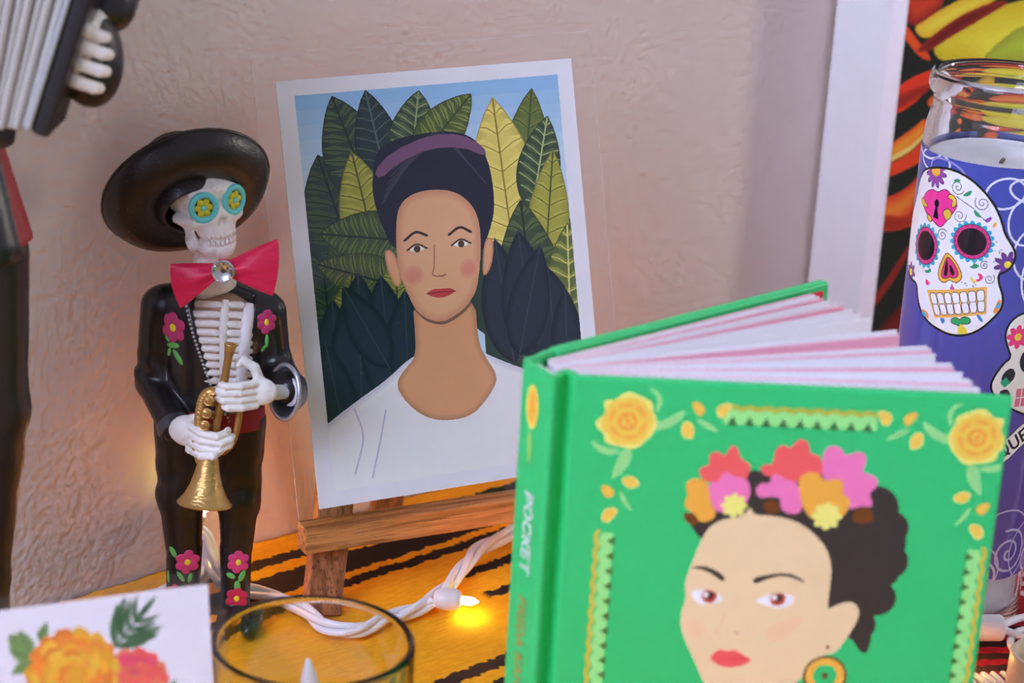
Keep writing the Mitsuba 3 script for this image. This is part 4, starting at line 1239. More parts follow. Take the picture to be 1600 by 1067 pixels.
# ------------------------------------------------------------------ skeleton musician with a trumpet
def gem_flower(parent, sdf_front, x, z, r, col, petals=5, M=None, squash=1.0, seed=0, name='painted_flower'):
    """A raised painted flower lying on the surface: petals, with its centre as a part of it."""
    c, nrm = sdf_front(x, z)
    up = unit(np.array([0, 0, 1.0]) - nrm * nrm[2])
    side = np.cross(up, nrm)
    rg = np.random.default_rng(seed)
    ms = []
    for k in range(petals):
        a = 2 * np.pi * k / petals + 0.3 + rg.random() * 0.25
        d = side * math.cos(a) * squash + up * math.sin(a)
        R_ = np.stack([unit(d), np.cross(nrm, unit(d)), nrm], 1)
        ms.append(ellipsoid(c + d * r * 0.55 + nrm * 0.1, (r * 0.5 * (0.5 + 0.5 * squash), r * 0.42 * (0.6 + 0.4 * squash), 0.45), R_, 2))
    k = put(parent, name, cat(*ms), col, smooth=True, M=M)
    put(k, 'flower_centre', ellipsoid(c + nrm * 0.35, (r * 0.27 * squash, r * 0.27, 0.5), np.stack([side, up, nrm], 1), 2), 'flower_yellow', smooth=True, M=M, label='yellow flower centre')


def gem_leaf(parent, sdf_front, x, z, L, w, deg, M=None):
    c, nrm = sdf_front(x, z)
    up = unit(np.array([0, 0, 1.0]) - nrm * nrm[2])
    side = np.cross(up, nrm)
    d = side * math.cos(math.radians(deg)) + up * math.sin(math.radians(deg))
    put(parent, 'painted_leaf', ellipsoid(c + nrm * 0.05, (L / 2, w / 2, 0.4), np.stack([d, np.cross(nrm, d), nrm], 1), 2), 'leaf_green', smooth=True, M=M)


def front_of(fn, y0=-34.0, y1=20.0):
    def at(x, z):
        ys = np.arange(y0, y1, 0.1)
        G = np.stack([np.full_like(ys, x), ys, np.full_like(ys, z)], -1)
        v = fn(G)
        i = int(np.argmax(v < 0))
        p = G[i]
        e = 0.4
        g = np.array([fn(p + np.eye(3)[k] * e)[()] - fn(p - np.eye(3)[k] * e)[()] for k in range(3)])
        return p, unit(g)
    return at


FIG = frame([-0.0980, 0.6505, 0.0012], [1, 0, 0], [0, 1, 0], [0, 0, 1], 0.001)
sk = thing('skeleton_figurine', 'small skeleton musician figurine with a trumpet and a pink bow tie', 'figurine')


def trousers(P):
    l = smin(s_caps(P, (-9.6, 0, 70), (-9.6, 0, 46), 9.0, 7.6, 0.85), s_caps(P, (-9.6, 0, 46), (-8.6, 0, 27), 7.5, 6.1, 0.95), 3)
    r = smin(s_caps(P, (9.2, 0, 70), (9.8, 0, 46), 9.2, 6.9, 0.85), s_caps(P, (9.8, 0, 46), (9.3, 0, 27), 6.8, 5.3, 0.95), 3)
    w = s_ell(P, (0, 0, 75), (18.2, 10.5, 8))
    d = smin(smin(l, r, 0.6), w, 2.5)
    d = d + 0.25 * np.sin(P[..., 2] * 0.55 + 2 * np.sin(P[..., 0] * 0.4)) * np.exp(-((P[..., 2] - 52) / 12) ** 2)
    return np.maximum(d, 25.8 - P[..., 2])


def boots(P):
    d = None
    for x, x2, r in ((-8.3, -8.8, 6.1), (9.0, 9.2, 5.4)):
        c = s_caps(P, (x, 0, 28), (x2, -0.5, 7), r, r * 0.9, 0.95)
        f = s_ell(P, (x2, -5, 3.5), (5.6, 11, 4.6))
        h = smin(c, f, 3)
        d = h if d is None else np.minimum(d, h)
    return np.maximum(d, 0.0 - P[..., 2])


put(sk, 'trousers', surf(trousers, (-22, -14, 24), (22, 14, 84), 0.6), 'black_cloth_resin', smooth=True, M=FIG)
put(sk, 'boots', surf(boots, (-18, -18, -1), (18, 9, 30), 0.6), 'black_resin', smooth=True, M=FIG)


def torso(P):
    d = s_caps(P, (1.5, 0, 76), (1.5, 0, 106), 15.0, 16.5, 0.72)
    d = smin(d, s_caps(P, (-14.5, 1, 112.5), (17.0, 1, 112.5), 6.2, 6.0, 0.95), 6)
    return np.maximum(d, 69 - P[..., 2])


def opening(P):
    z = P[..., 2]
    t = np.clip((z - 78) / 38, 0, 1)
    left = 9.0 + (-5.5 - 9.0) * t ** 0.8
    right = 11.5 + 2.9 * t
    return np.maximum(np.maximum(left - P[..., 0], P[..., 0] - right), P[..., 1] + 3)


def sleeve_l(P):
    d = smin(s_caps(P, (-16.5, 1, 111.5), (-18.6, 1.5, 86), 6.6, 6.2), s_caps(P, (-18.6, 1.5, 86), (-9.5, -13.5, 75.5), 6.3, 5.2), 2.5)
    return d + 0.3 * np.sin(P[..., 2] * 0.9 + P[..., 0] * 0.5) * np.exp(-((P[..., 2] - 88) / 8) ** 2)


def sleeve_r(P):
    return smin(s_caps(P, (18.5, 1, 111.5), (20.5, 2.5, 94), 5.8, 5.4), s_caps(P, (20.5, 2.5, 94), (26.6, -7, 88.5), 5.4, 5.6), 2.5)


def jacket(P):
    d = smax(torso(P), -opening(P), 0.8)
    return smin(smin(d, sleeve_l(P), 1.6), sleeve_r(P), 1.6)


put(sk, 'jacket', surf(jacket, (-30, -23, 66), (34, 16, 122), 0.55), 'black_resin', smooth=True, M=FIG)


def chest(P):
    return np.maximum(s_caps(P, (3.6, -0.6, 76), (3.6, -0.6, 106), 12.0, 13.4, 0.78), np.maximum(P[..., 2] - 119.5, 72 - P[..., 2]))


put(sk, 'chest', surf(chest, (-13, -15, 70), (22, 3, 121), 0.6), 'bone_wash', smooth=True, M=FIG)
fr = front_of(lambda P: s_caps(P, (3.6, -0.6, 76), (3.6, -0.6, 106), 12.0, 13.4, 0.78))
for i in range(13):
    z0 = 118.6 - i * 2.75
    for s in (-1, 1):
        pts = []
        for t in np.linspace(0, 1, 9):
            x = 5.6 + s * (1.0 + t * (11.5 if s < 0 else 7.4))
            z = z0 - 1.6 * t + 0.5 * math.sin(t * 3)
            p, nrm = fr(x, min(z, 118))
            if p[1] > -5.0 or nrm[1] > -0.3:
                break
            pts.append(np.array([x, p[1], z]) + nrm * 0.12)
        if z0 < 84 and s < 0:
            continue
        if len(pts) < 4:
            continue
        put(sk, 'rib', tube(np.array(pts), [0.85] + [1.2] * (len(pts) - 2) + [0.9], 8), 'bone', smooth=True, M=FIG)
put(sk, 'breastbone', tube(np.array([np.array([5.6, fr(5.6, z)[0][1] - 0.2, z]) for z in np.linspace(84, 117, 9)]), [0.8, 1.0, 1.1, 1.2, 1.2, 1.3, 1.4, 1.5, 1.3], 8), 'bone', smooth=True, M=FIG)
fj = front_of(jacket)
edge = []
for z in np.linspace(86, 115, 12):
    t = (z - 78) / 38
    x = 11.0 + 2.9 * t
    p, nrm = fr(x - 1.2, z)
    edge.append(np.array([x - 0.8, p[1] - 0.3, z]))
put(sk, 'shirt_edge', tube(np.array(edge), 2.0, 12), 'white_paint', smooth=True, M=FIG, label='plain white shirt edge')
beads = []
for z in np.linspace(77, 115, 30):
    t = np.clip((z - 78) / 38, 0, 1)
    x = 9.0 - 14.5 * t ** 0.8 - 1.5
    p, nrm = fj(x, z)
    beads.append(ellipsoid(p, (0.55, 0.55, 0.55), None, 1))
put(sk, 'lapel_trim', cat(*beads), 'silver', smooth=True, M=FIG, label='line of tiny silver beads along the lapel', kind='stuff')
put(sk, 'sash', surf(lambda P: np.maximum(s_caps(P, (1, 0, 70), (1, 0, 82), 17.6, 16.6, 0.66), np.abs(P[..., 2] - 76) - 3.5), (-20, -14, 71), (21, 14, 81), 0.6), 'sash_red', smooth=True, M=FIG, label='dark red sash')
# flowers on the jacket
gem_flower(sk, fj, -10.8, 107.5, 5.0, 'petal_pink', 6, FIG, 1.0, 1)
gem_leaf(sk, fj, -11.0, 101.2, 6.4, 2.0, 12, FIG)
gem_leaf(sk, fj, -9.3, 97.6, 6.0, 2.2, -48, FIG)
gem_leaf(sk, fj, -12.6, 98.2, 3.6, 1.8, 60, FIG)
gem_leaf(sk, fj, -13.2, 102.6, 3.0, 1.4, -40, FIG)
gem_flower(sk, fj, 18.6, 110.4, 4.6, 'petal_pink', 6, FIG, 0.62, 2)
gem_leaf(sk, fj, 18.7, 103.4, 5.0, 1.2, 88, FIG)
gem_leaf(sk, fj, 17.6, 100.6, 3.2, 1.1, 60, FIG)
ft = front_of(lambda P: np.minimum(trousers(P), boots(P)))
gem_flower(sk, ft, -6.4, 24.0, 4.3, 'petal_magenta', 6, FIG, 0.95, 3)
gem_leaf(sk, ft, -11.2, 27.2, 4.4, 2.2, 120, FIG)
gem_leaf(sk, ft, -8.6, 18.6, 4.2, 1.6, 125, FIG)
gem_leaf(sk, ft, -13.0, 17.4, 4.6, 1.3, 95, FIG)
gem_leaf(sk, ft, -5.6, 18.0, 3.6, 1.6, 80, FIG)
gem_flower(sk, ft, -10.6, 12.0, 3.6, 'petal_red', 6, FIG, 0.9, 4)
gem_flower(sk, ft, 10.6, 24.8, 4.2, 'petal_magenta', 6, FIG, 0.85, 5)
gem_leaf(sk, ft, 8.2, 19.6, 3.4, 2.0, 160, FIG)
gem_leaf(sk, ft, 11.8, 19.4, 4.4, 2.2, 65, FIG)
gem_leaf(sk, ft, 10.4, 15.8, 4.2, 2.2, 95, FIG)
gem_flower(sk, ft, 10.2, 11.4, 4.2, 'petal_red', 6, FIG, 0.85, 6)
# cuffs
ax_l = unit([9.0, -15.0, -10.5])
Rl = np.stack([unit(np.cross([0, 0, 1.0], ax_l)), np.cross(ax_l, unit(np.cross([0, 0, 1.0], ax_l))), ax_l], 1)
put(sk, 'cuff', lathe([(4.6, -1.6), (5.5, -1.4), (5.9, 0.6), (5.6, 2.4), (4.9, 2.6), (4.4, 1.2)], 32, True), 'dark_silver', smooth=40, M=FIG @ frame(np.array([-9.6, -13.4, 75.6]), Rl[:, 0], Rl[:, 1], Rl[:, 2]), label='dark silver cuff')
ax_r = unit([-0.72, -0.68, 0.14])
xr = unit(np.cross([0, 0, 1.0], ax_r))
CR = FIG @ frame(np.array([27.4, -9.5, 88.4]), xr, np.cross(ax_r, xr), ax_r)
cuffp = [(5.4, -3.4), (6.6, -1.8), (8.0, 0.4), (8.9, 1.8), (9.1, 2.4), (8.7, 3.0), (7.8, 2.0), (6.6, 0.4), (5.6, -1.4), (4.4, -3.4)]
cuff = lathe(cuffp, 48, True)
v = np.array(cuff.vertices)
v[:, 0] *= 0.86
put(sk, 'cuff', (v, cuff.faces), 'dark_silver', smooth=40, M=CR, label='wide flared silver edged cuff')
ring_ = tube(np.array([[8.95 * 0.86 * math.cos(a), 8.95 * math.sin(a), 2.5] for a in np.linspace(0, 2 * np.pi, 49)]), 0.75, 8, caps=False)
put(sk, 'cuff_rim', ring_, 'silver', smooth=True, M=CR, label='bright silver rim of the flared cuff')
put(sk, 'shirt_cuff', lathe([(0, -4.5), (4.4, -4.4), (4.9, -2), (4.8, 0.6), (3.9, 1.0), (2.4, 0.2), (0, 0)], 32), 'lilac_shirt', smooth=45, M=CR, label='pale lilac shirt cuff')
# the trumpet
T0, T1 = np.array([9.4, -21.5, 107.0]), np.array([2.8, -24.5, 62.0])
td = unit(T1 - T0)
tr = put(sk, 'trumpet', tube(np.array([T0, T0 + td * 2, T0 + td * 4, T0 + td * 34]), [1.7, 1.6, 1.25, 1.35], 14), 'gold_dark', smooth=40, M=FIG, label='golden trumpet held with both hands')
put(tr, 'mouthpiece', lathe([(1.0, 0.6), (1.9, 0), (2.1, 0.5), (1.7, 1.8), (1.3, 3.4), (1.2, 4.0)], 20), 'gold', smooth=40, M=FIG @ frame(T0 - td * 0.8, unit(np.cross(td, [0, 1, 0])), np.cross(td, unit(np.cross(td, [0, 1, 0]))), td))
off = np.array([-6.0, 0.6, -1.2])
put(tr, 'tubing', tube(spline([T0 + td * 16 + off * 0.35, T0 + td * 15 + off * 0.7, T0 + td * 17.5 + off, T0 + td * 24 + off, T0 + td * 33 + off * 0.9, T0 + td * 39 + off * 0.5], 10), 1.7, 12), 'gold', smooth=True, M=FIG)
put(tr, 'tubing', tube(spline([T0 + td * 33 + [0.6, 0, 0], T0 + td * 36 + [3.2, 0.5, 0], T0 + td * 33 + [6.2, 1.0, 1], T0 + td * 24 + [6.6, 1.5, 1], T0 + td * 16 + [4.6, 1, 1], T0 + td * 13.5 + [1.5, 0, 0]], 10), 1.1, 12), 'gold_dark', smooth=True, M=FIG)
for k in range(3):
    c = T0 + td * (18 + 4.2 * k) + off * 0.55 + np.array([0, -0.6, 0])
    put(tr, 'valve', cat(tube(np.array([c + [0, 3, -1.5], c, c + [0, -3.4, 1.4]]), 1.6, 14), tube(np.array([c + [0, -3.2, 1.3], c + [0, -4.8, 2.0]]), 0.6, 10), ellipsoid(c + [0, -5.0, 2.1], (1.3, 0.6, 1.3))), 'gold', smooth=50, M=FIG)
BT = np.array([3.4, -23.0, 73.0])
bd_ = unit([-0.9, -3.0, -16.0])
xb = unit(np.cross(bd_, [0, 1, 0]))
put(tr, 'bell', lathe([(1.6, -4), (2.6, 0), (3.2, 4), (4.1, 8.6), (5.3, 12.6), (6.8, 15.8), (8.3, 17.9), (8.9, 18.5), (8.6, 19.0), (7.8, 18.2), (6.4, 16.4), (4.8, 13), (3.5, 8.6), (2.6, 4), (1.9, 0), (1.0, -4)], 48, True), 'gold', smooth=50, M=FIG @ frame(BT, xb, np.cross(bd_, xb), bd_), label='flared golden bell')


# hands of bone
def chain(P, pts, r0, r1):
    d = None
    n = len(pts) - 1
    for i in range(n):
        a, b = r0 + (r1 - r0) * i / n, r0 + (r1 - r0) * (i + 1) / n
        c = s_caps(P, pts[i], pts[i + 1], a, b)
        d = c if d is None else smin(d, c, 0.35)
    return d


def hand_low(P):
    d = s_ell(P, (-4.2, -19.2, 76.6), (6.0, 3.6, 5.2), rot([0, 1, 0], 12))
    d = smin(d, s_caps(P, (-9.0, -15.0, 75.6), (-5.0, -18.4, 76.2), 3.2, 3.4), 2)
    for k in range(4):
        z = 79.6 - 2.75 * k
        l = (12.2, 13.6, 13.2, 10.6)[k]
        pts = [(-3.4, -21.2, z - 0.3), (1.2, -26.0, z - 0.9 + 0.2 * k), (-3.4 + l * 0.8, -28.0, z - 1.0 + 0.5 * k), (-3.4 + l, -25.6, z - 0.6 + 0.7 * k), (-3.0 + l, -23.4, z - 0.4 + 0.7 * k)]
        d = smin(d, chain(P, pts, 1.45, 1.15), 0.35)
    d = smin(d, chain(P, [(-3.0, -18.5, 80.5), (1.5, -20.0, 83.0), (5.0, -21.8, 83.4)], 1.5, 1.2), 0.6)
    return d


def hand_high(P):
    d = s_ell(P, (18.8, -18.6, 91.2), (5.4, 2.8, 4.6), rot([0, 1, 0], -6))
    d = smin(d, s_caps(P, (26.0, -10.5, 88.6), (20.5, -17, 90.4), 2.3, 2.7), 1.6)
    for k in range(4):
        z = 94.4 - 2.45 * k
        l = (10.4, 11.4, 11.0, 9.4)[k]
        pts = [(17.5, -20.4, z), (17.0 - l * 0.35, -24.6, z + 0.5), (17.5 - l * 0.85, -26.0, z + 0.6), (17.5 - l, -24.0, z + 0.4), (17.8 - l, -22.6, z + 0.2)]
        d = smin(d, chain(P, pts, 1.3, 1.05), 0.35)
    d = smin(d, chain(P, [(18.5, -18.0, 94.0), (16.8, -18.6, 99.2), (13.2, -19.0, 101.5), (11.6, -19.4, 100.2)], 1.8, 1.2), 0.8)
    return d


put(sk, 'hand', surf(hand_low, (-15, -32, 66), (15, -9, 88), 0.35), 'bone', smooth=True, M=FIG, label='bony hand around the trumpet bell')
put(sk, 'hand', surf(hand_high, (2, -30, 83), (31, -6, 105), 0.35), 'bone', smooth=True, M=FIG, label='bony hand on the trumpet valves')

# the head: a skull turned towards the print
HR = rot([0, 0, 1], 38) @ rot([0, 1, 0], -7) @ rot([1, 0, 0], 4)
HM = FIG @ frame(np.array([-2.4, -3.0, 148.6]), HR[:, 0], HR[:, 1], HR[:, 2], 0.95)


def skull(P):
    d = s_ell(P, (0, 2.5, 4.5), (11.8, 13.2, 11.5))
    d = smin(d, s_ell(P, (0, -5.5, -2.5), (8.8, 7.6, 7.6)), 3)
    for s in (-1, 1):
        d = smin(d, s_caps(P, (s * 7.6, -8.2, -3.0), (s * 10.6, -1.0, -3.2), 2.3, 1.8), 1.6)
        d = smin(d, s_caps(P, (s * 1.5, -9.8, 7.4), (s * 8.0, -7.6, 6.4), 1.7, 1.5), 2.5)
        d = smin(d, s_caps(P, (s * 8.2, 0.5, -5), (s * 6.6, -3.5, -13.0), 2.0, 2.2), 1.5)
    d = smin(d, s_ell(P, (0, -8.0, -7.4), (6.4, 5.4, 5.0)), 1.5)
    j = smin(s_ell(P, (0, -7.6, -13.0), (6.6, 5.8, 3.8)), s_ell(P, (0, -11.0, -14.6), (3.6, 2.6, 2.8)), 1.5)
    d = smin(d, j, 1.2)
    for s in (-1, 1):
        d = smax(d, -s_ell(P, (s * 5.7, -13.6, 2.6), (4.5, 4.4, 4.6)), 0.8)
        d = smax(d, -s_ell(P, (s * 9.2, -3.6, -8.2), (2.6, 4.6, 3.0)), 1.4)
        d = smax(d, -s_ell(P, (s * 0.95, -13.6, -3.2), (0.9, 2.6, 1.7)), 0.3)
    d = smax(d, -s_box(P, (0, -13.4, -9.2), (5.6, 2.2, 0.22), 0.1), 0.3)
    return d


head = put(sk, 'skull', surf(skull, (-15, -17, -20), (15, 18, 18), 0.5), 'bone', smooth=True, M=HM)
for row, z in ((0, -7.9), (1, -10.6)):
    for k in range(8):
        a = (k - 3.5) * 0.26
        c = (6.2 * math.sin(a) * 1.0, -7.6 - 5.5 * math.cos(a), z)
        put(head, 'tooth', ellipsoid(c, (0.72, 0.65, 1.15), rot([0, 0, 1], math.degrees(a)), 1), 'bone', smooth=True, M=HM)
for s in (-1, 1):
    c = np.array([s * 5.7, -10.6, 2.6])
    nrm = unit([s * 0.28, -1, 0.05])
    up = unit(np.array([0, 0, 1.0]) - nrm * nrm[2])
    side = np.cross(up, nrm)
    M2 = HM @ frame(c, side, up, nrm)
    rr = np.linspace(0, 2 * np.pi, 41)  # the painted ring
    put(head, 'eye_ring', tube(np.stack([4.1 * np.cos(rr), 4.4 * np.sin(rr), 0 * rr + 0.1], 1), 1.05, 10, caps=False), 'turquoise', smooth=True, M=M2, label='turquoise ring painted around the eye socket')
    put(head, 'eye_socket', lathe([(0, -0.9), (3.6, -0.6), (4.1, 0.0), (4.0, 0.3)], 28), 'ink_black', smooth=40, M=M2, label='black eye socket')
    pet = [ellipsoid((1.85 * math.cos(a), 1.95 * math.sin(a), 0.1), (1.4, 1.15, 0.8), rot([0, 0, 1], math.degrees(a)), 2) for a in np.arange(6) * np.pi / 3]
    put(head, 'eye_flower', cat(*pet), 'mustard', smooth=True, M=M2, label='mustard yellow flower in the eye socket')
    put(head, 'eye_centre', ellipsoid((0, 0, 0.75), (0.95, 0.95, 0.6), None, 2), 'turquoise', smooth=True, M=M2, label='turquoise flower centre')
put(sk, 'neck', surf(lambda P: smin(s_caps(P, (-0.5, 0, 116), (-1.5, -1.5, 134), 4.6, 4.4) + 0.35 * np.sin(P[..., 2] * 1.6), s_ell(P, (0.5, -3, 122), (8, 6, 4)), 3), (-10, -12, 110), (12, 8, 140), 0.55), 'bone', smooth=True, M=FIG)

# the wide hat, tipped back
hn = unit([-0.415, 0.723, 0.552])
hx = unit(np.cross([0, 1, 0], hn))
HT = FIG @ frame(np.array([-5.9, -6.0, 149.4]), hx, np.cross(hn, hx), hn, 0.96)
brim = [(10.5, -0.6), (12.5, -1.6), (16, -2.6), (20, -2.8), (23.5, -1.8), (26.2, 0.4), (27.8, 3.0), (28.3, 4.6), (27.9, 5.6), (27.0, 5.2), (25.6, 3.2), (23, 1.2), (19.5, 0.2), (15.5, 0.6), (12.6, 2.2)]
crown = [(12.2, 5), (11.8, 11), (11.0, 17.5), (9.8, 22.2), (7.0, 24.6), (3.4, 25.2), (0, 24.4)]
INNER = lathe([(10.2, 2.0), (9.6, -3.6), (9.9, -4.6), (10.8, -4.6), (12.6, -1.4), (12.0, 1.0)], 48, True)
ht = put(sk, 'hat', lathe(brim + crown + [(0, 21), (7, 20.5), (10.0, 12), (10.6, 2)], 72, False), 'hat_resin', smooth=50, M=HT, label='wide black hat with a turned up brim')
put(ht, 'sweatband', INNER, 'hat_resin', smooth=50, M=HT)
put(ht, 'hat_band', lathe([(12.9, 2.2), (13.3, 3.4), (12.9, 5.4), (12.2, 5.6), (12.0, 2.4)], 48, True), 'black_resin', smooth=40, M=HT)
put(ht, 'brim_trim', tube(np.array([[28.1 * math.cos(a), 28.1 * math.sin(a), 5.1] for a in np.linspace(0, 2 * np.pi, 73)]), 0.75, 8, caps=False), 'hat_resin', smooth=True, M=HT)


# the bow tie
def wing(knot_t, knot_b, out_t, out_b, bulge, cy):
    S_, T_ = np.meshgrid(np.linspace(0, 1, 26), np.linspace(0, 1, 22), indexing='ij')
    kt, kb, ot, ob = [np.array(q, float) for q in (knot_t, knot_b, out_t, out_b)]
    base = (kt * (1 - T_[..., None]) + kb * T_[..., None]) * (1 - S_[..., None]) + (ot * (1 - T_[..., None]) + ob * T_[..., None]) * S_[..., None]
    base = base + (unit(ot + ob - kt - kb) * 1.0)[None, None] * (S_ ** 3 * (1 - (2 * T_ - 1) ** 2))[..., None] - ((ot - ob) * 0.03)[None, None] * (S_ ** 6 * (2 * (1 - T_) - 1) ** 3)[..., None]
    pl = 1.3 * np.cos((T_ - 0.5) * 2 * np.pi * 1.5) * np.exp(-S_ * 2.2) + 0.6 * np.cos((T_ - 0.35) * 9) * np.exp(-S_ * 1.2)
    th = bulge * np.sin(np.pi * np.clip(S_ * 0.85 + 0.1, 0, 1)) * (1 - (2 * T_ - 1) ** 4) ** 0.5 + 0.25
    out = np.array([0, -1.0, 0.0])
    curve = cy * S_ ** 1.5
    A = base + (th + pl * 0.7 + curve)[..., None] * out
    B = base + (-th * 0.9 + pl * 0.2 + curve)[..., None] * out
    V = np.vstack([A.reshape(-1, 3), B.reshape(-1, 3)])
    n, m = S_.shape
    i, j = np.meshgrid(np.arange(n - 1), np.arange(m - 1), indexing='ij')
    q = np.stack([i * m + j, (i + 1) * m + j, (i + 1) * m + j + 1, i * m + j + 1], -1).reshape(-1, 4)
    ringi = [k * m for k in range(n)] + [(n - 1) * m + k for k in range(1, m)] + [k * m + m - 1 for k in range(n - 2, -1, -1)] + [k for k in range(m - 2, 0, -1)]
    ringi = np.array(ringi)
    nx = np.roll(ringi, -1)
    N = n * m
    F = np.vstack([q[:, [0, 1, 2]], q[:, [0, 2, 3]], q[:, [0, 2, 1]] + N, q[:, [0, 3, 2]] + N, np.stack([ringi, ringi + N, nx], 1), np.stack([nx, ringi + N, nx + N], 1)])
    t = trimesh.Trimesh(V, F, process=False)
    if t.volume < 0:
        t.invert()
    return t


bt = thing_part = put(sk, 'bow_tie', surf(lambda P: s_box(P, (6.4, -17.0, 130.9), (2.4, 2.2, 3.2), 1.6), (1, -21, 125), (9, -13, 136), 0.4), 'satin', smooth=True, M=FIG, label='satin pink bow tie')
put(bt, 'bow_wing', wing((5.6, -17.2, 132.6), (5.6, -17.2, 128.8), (-10.6, -15.0, 131.6), (-6.8, -16.5, 117.0), 2.2, 1.5), 'satin', smooth=40, M=FIG)
put(bt, 'bow_wing', wing((7.2, -17.2, 133.4), (7.2, -17.2, 128.8), (22.9, -13.5, 141.6), (22.0, -16.5, 122.8), 2.8, 1.5), 'satin', smooth=40, M=FIG)
gem = trimesh.creation.icosphere(1, 3.3)
gv = np.array(gem.vertices) * [1, 0.65, 1]
put(bt, 'gem_setting', lathe([(0, 0), (3.0, 0.1), (3.5, 0.6), (3.7, 1.4), (3.3, 1.7), (2.6, 1.0), (0, 0.8)], 32), 'silver', smooth=40, M=FIG @ frame(np.array([6.6, -18.6, 131.0]), [1, 0, 0], [0, 0, 1], [0, -1, 0]), label='silver setting of the gem')
put(bt, 'gem', (gv + [6.6, -21.6, 131.0], gem.faces), 'crystal', M=FIG, label='clear cut gem')

# ------------------------------------------------------------------ tall skeleton musician with an accordion, at the left edge
TF = frame([-0.1650, 0.5800, 0.0012], [1, 0, 0], [0, 1, 0], [0, 0, 1], 0.001)
tk = thing('skeleton_figurine', 'tall skeleton musician with an accordion, cut off at the left edge', 'figurine')


def big_trousers(P):
    d = None
    for s in (-1, 1):
        l = smin(s_caps(P, (s * 11.8, 0, 148), (s * 12.2, 0, 98), 13.2, 11.6, 0.85), s_caps(P, (s * 12.2, 0, 98), (s * 10.6, 0, 46), 11.4, 6.4, 0.95), 3)
        l = smin(l, s_caps(P, (s * 10.6, 0, 46), (s * 10.4, 0, 12), 6.4, 6.6, 1.0), 3)
        d = l if d is None else smin(d, l, 2.5)
    d = d + 0.5 * np.sin(P[..., 2] * 0.28 + np.sin(P[..., 0] * 0.3)) * np.exp(-((P[..., 2] - 92) / 20) ** 2)
    return np.maximum(d, 9 - P[..., 2])


put(tk, 'trousers', surf(big_trousers, (-29, -16, 6), (29, 16, 166), 1.0), 'black_cloth_resin', smooth=True, M=TF)
put(tk, 'boots', surf(lambda P: np.maximum(np.minimum(smin(s_caps(P, (-10.4, 0, 16), (-10.6, 0, 6), 7, 7), s_ell(P, (-10.8, -8, 4.5), (7.4, 15, 6)), 4), smin(s_caps(P, (10.4, 0, 16), (10.6, 0, 6), 7, 7), s_ell(P, (10.8, -8, 4.5), (7.4, 15, 6)), 4)), -P[..., 2]), (-20, -26, -1), (20, 10, 26), 1.0), 'black_resin', smooth=True, M=TF)
skirt = lambda P: np.maximum(s_caps(P, (0, 0.5, 188), (0, 0.5, 152), 16.0, 26.4, 0.62), np.maximum(149 + 0.12 * np.abs(P[..., 0]) - P[..., 2], P[..., 2] - 190))
put(tk, 'jacket_lining', surf(skirt, (-30, -24, 145), (30, 22, 194), 1.0), 'sash_red', smooth=True, M=TF, label='red edge of the jacket tail')
skirt2 = lambda P: np.maximum(s_caps(P, (0, -1.2, 188), (-0.3, -2.8, 152), 15.6, 25.0, 0.66), np.maximum(147.5 - P[..., 2], P[..., 2] - 190))
put(tk, 'jacket_tail', surf(skirt2, (-30, -24, 145), (30, 22, 194), 1.0), 'black_resin', smooth=True, M=TF)


def big_jacket(P):
    d = s_caps(P, (0, 0, 186), (0, 0, 240), 22, 27, 0.68)
    d = smin(d, s_caps(P, (-26, 1, 252), (26, 1, 252), 11, 11, 0.9), 10)
    d = np.maximum(d, 180 - P[..., 2])
    for s in (-1, 1):
        a = smin(s_caps(P, (s * 29, 1, 252), (s * 55, 3, 262 - 12), 11, 9.5), s_caps(P, (s * 55, 3, 250), (s * 50.5, -12, 224), 9.5, 8.0), 4)
        d = smin(d, a, 3)
    return d


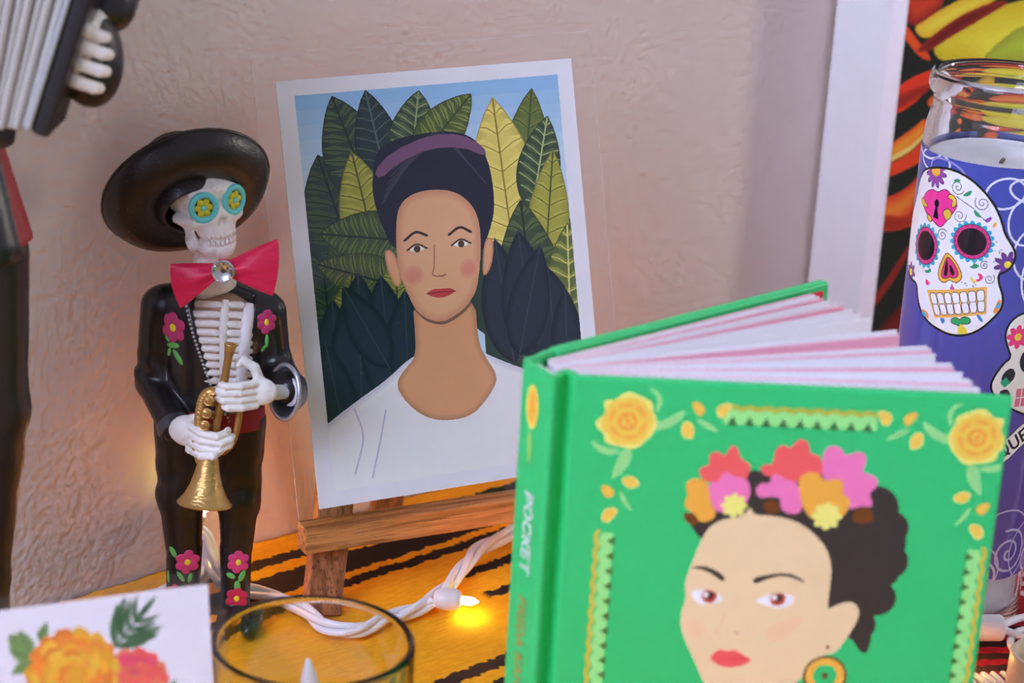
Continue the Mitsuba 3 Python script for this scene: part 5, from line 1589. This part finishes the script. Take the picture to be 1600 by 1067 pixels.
put(tk, 'jacket', surf(big_jacket, (-70, -26, 176), (70, 22, 268), 1.2), 'black_resin', smooth=True, M=TF)
ac = put(tk, 'accordion', rbox((-20, -34, 200), (20, -14, 250), 2), 'black_resin', smooth=40, M=TF, label='accordion with pale pleated bellows')
for i in range(-17, 18):
    f = i / 18.0
    c = np.array([f * 43.5, -24, 222])
    Rp = rot([0, 1, 0], f * 17)
    k = 14.5 if i % 2 == 0 else 13.2
    M3 = frame(c, Rp[:, 0], Rp[:, 1], Rp[:, 2])
    put(ac, 'bellows_pleat', rbox((-1.15, -k, -29), (1.15, k, 31), 0.9), 'accordion_pleat', smooth=40, M=TF @ M3)
for s in (-1, 1):
    Rp = rot([0, 1, 0], s * 17.5)
    M3 = frame(np.array([s * 47.0, -24, 222.5]), Rp[:, 0], Rp[:, 1], Rp[:, 2])
    eb = put(ac, 'end_board', rbox((-2.4, -15, -31), (2.4, 6, 33), 1.2), 'black_resin', smooth=40, M=TF @ M3)
    put(eb, 'metal_edge', rbox((-s * 3.2 - 0.8, -15.8, -30.6), (-s * 3.2 + 0.8, 6.2, 33), 0.6), 'silver', smooth=40, M=TF @ M3, label='bright silver edge')
    H2 = np.diag([s, 1, 1, 1.0])

    def big_hand(P):
        P = P * np.array([s, 1, 1.0])
        d = s_ell(P, (43.5, -27.5, 215.5), (6.6, 3.6, 8.6), rot([0, 1, 0], 14))
        d = smin(d, s_caps(P, (50, -14, 222), (45, -25, 218), 4.2, 4.4), 2)
        for q in range(4):
            z = 222.0 - 4.6 * q
            l = (7.5, 9.4, 9.8, 9.2)[q]
            x = 45.0 - q * 1.2
            d = smin(d, chain(P, [(x, -29.0, z), (x + l * 0.5, -31.5, z - 1.6), (x + l * 0.95, -29.6, z - 3.4), (x + l * 1.05, -26.4, z - 4.2)], 2.1, 1.6), 0.5)
        return smin(d, chain(P, [(42, -28, 222), (38.6, -32, 224), (36.4, -35, 222)], 2.0, 1.6), 1.0)

    put(tk, 'hand', surf(big_hand, *(((26, -42, 198), (66, -8, 234)) if s > 0 else ((-66, -42, 198), (-26, -8, 234))), 0.55), 'bone', smooth=True, M=TF, label='bony hand on the end of the accordion')
    put(tk, 'cuff', surf(lambda P: smax(s_ell(P * np.array([s, 1, 1.0]), (46.0, -17.5, 211.5), (9.8, 8.6, 15.0), rot([0, 1, 0], -8)), -s_ell(P * np.array([s, 1, 1.0]), (44.0, -26, 216), (6.0, 5, 8)), 1), *(((30, -32, 190), (64, -4, 234)) if s > 0 else ((-64, -32, 190), (-30, -4, 234))), 0.8), 'hat_resin', smooth=True, M=TF, label='wide dark cuff')
BIG = TF @ frame(np.array([0, 0, 48.0]), [1, 0, 0], [0, 1, 0], [0, 0, 1], 1.72)
HB = BIG @ frame(np.array([0.0, -4.0, 144.0]), *[np.array(c) for c in rot([0, 0, 1], -12).T])
hd = put(tk, 'skull', surf(skull, (-15, -17, -20), (15, 18, 18), 0.7), 'bone', smooth=True, M=HB)
put(tk, 'neck', tube(np.array([[0, 0, 112.0], [0, -1, 120], [0, -2, 134]]), [6, 5, 4.6], 20), 'bone', smooth=40, M=BIG)
HB2 = BIG @ frame(np.array([0.0, 3.0, 151.5]), hx, np.cross(hn, hx), hn)
h2 = put(tk, 'hat', lathe(brim + crown + [(0, 17.5), (6, 17.5), (9.4, 10), (10.2, 2)], 72, False), 'hat_resin', smooth=50, M=HB2)
put(tk, 'bow_tie', wing((-2.0, -17.2, 127.0), (-2.0, -17.2, 123.2), (-16.0, -15.0, 131.6), (-14.6, -16.5, 117.0), 2.2, 1.5), 'satin', smooth=40, M=BIG)
put(tk, 'bow_tie', wing((2.0, -17.2, 127.0), (2.0, -17.2, 123.2), (16.0, -15.0, 131.6), (14.6, -16.5, 117.0), 2.2, 1.5), 'satin', smooth=40, M=BIG)
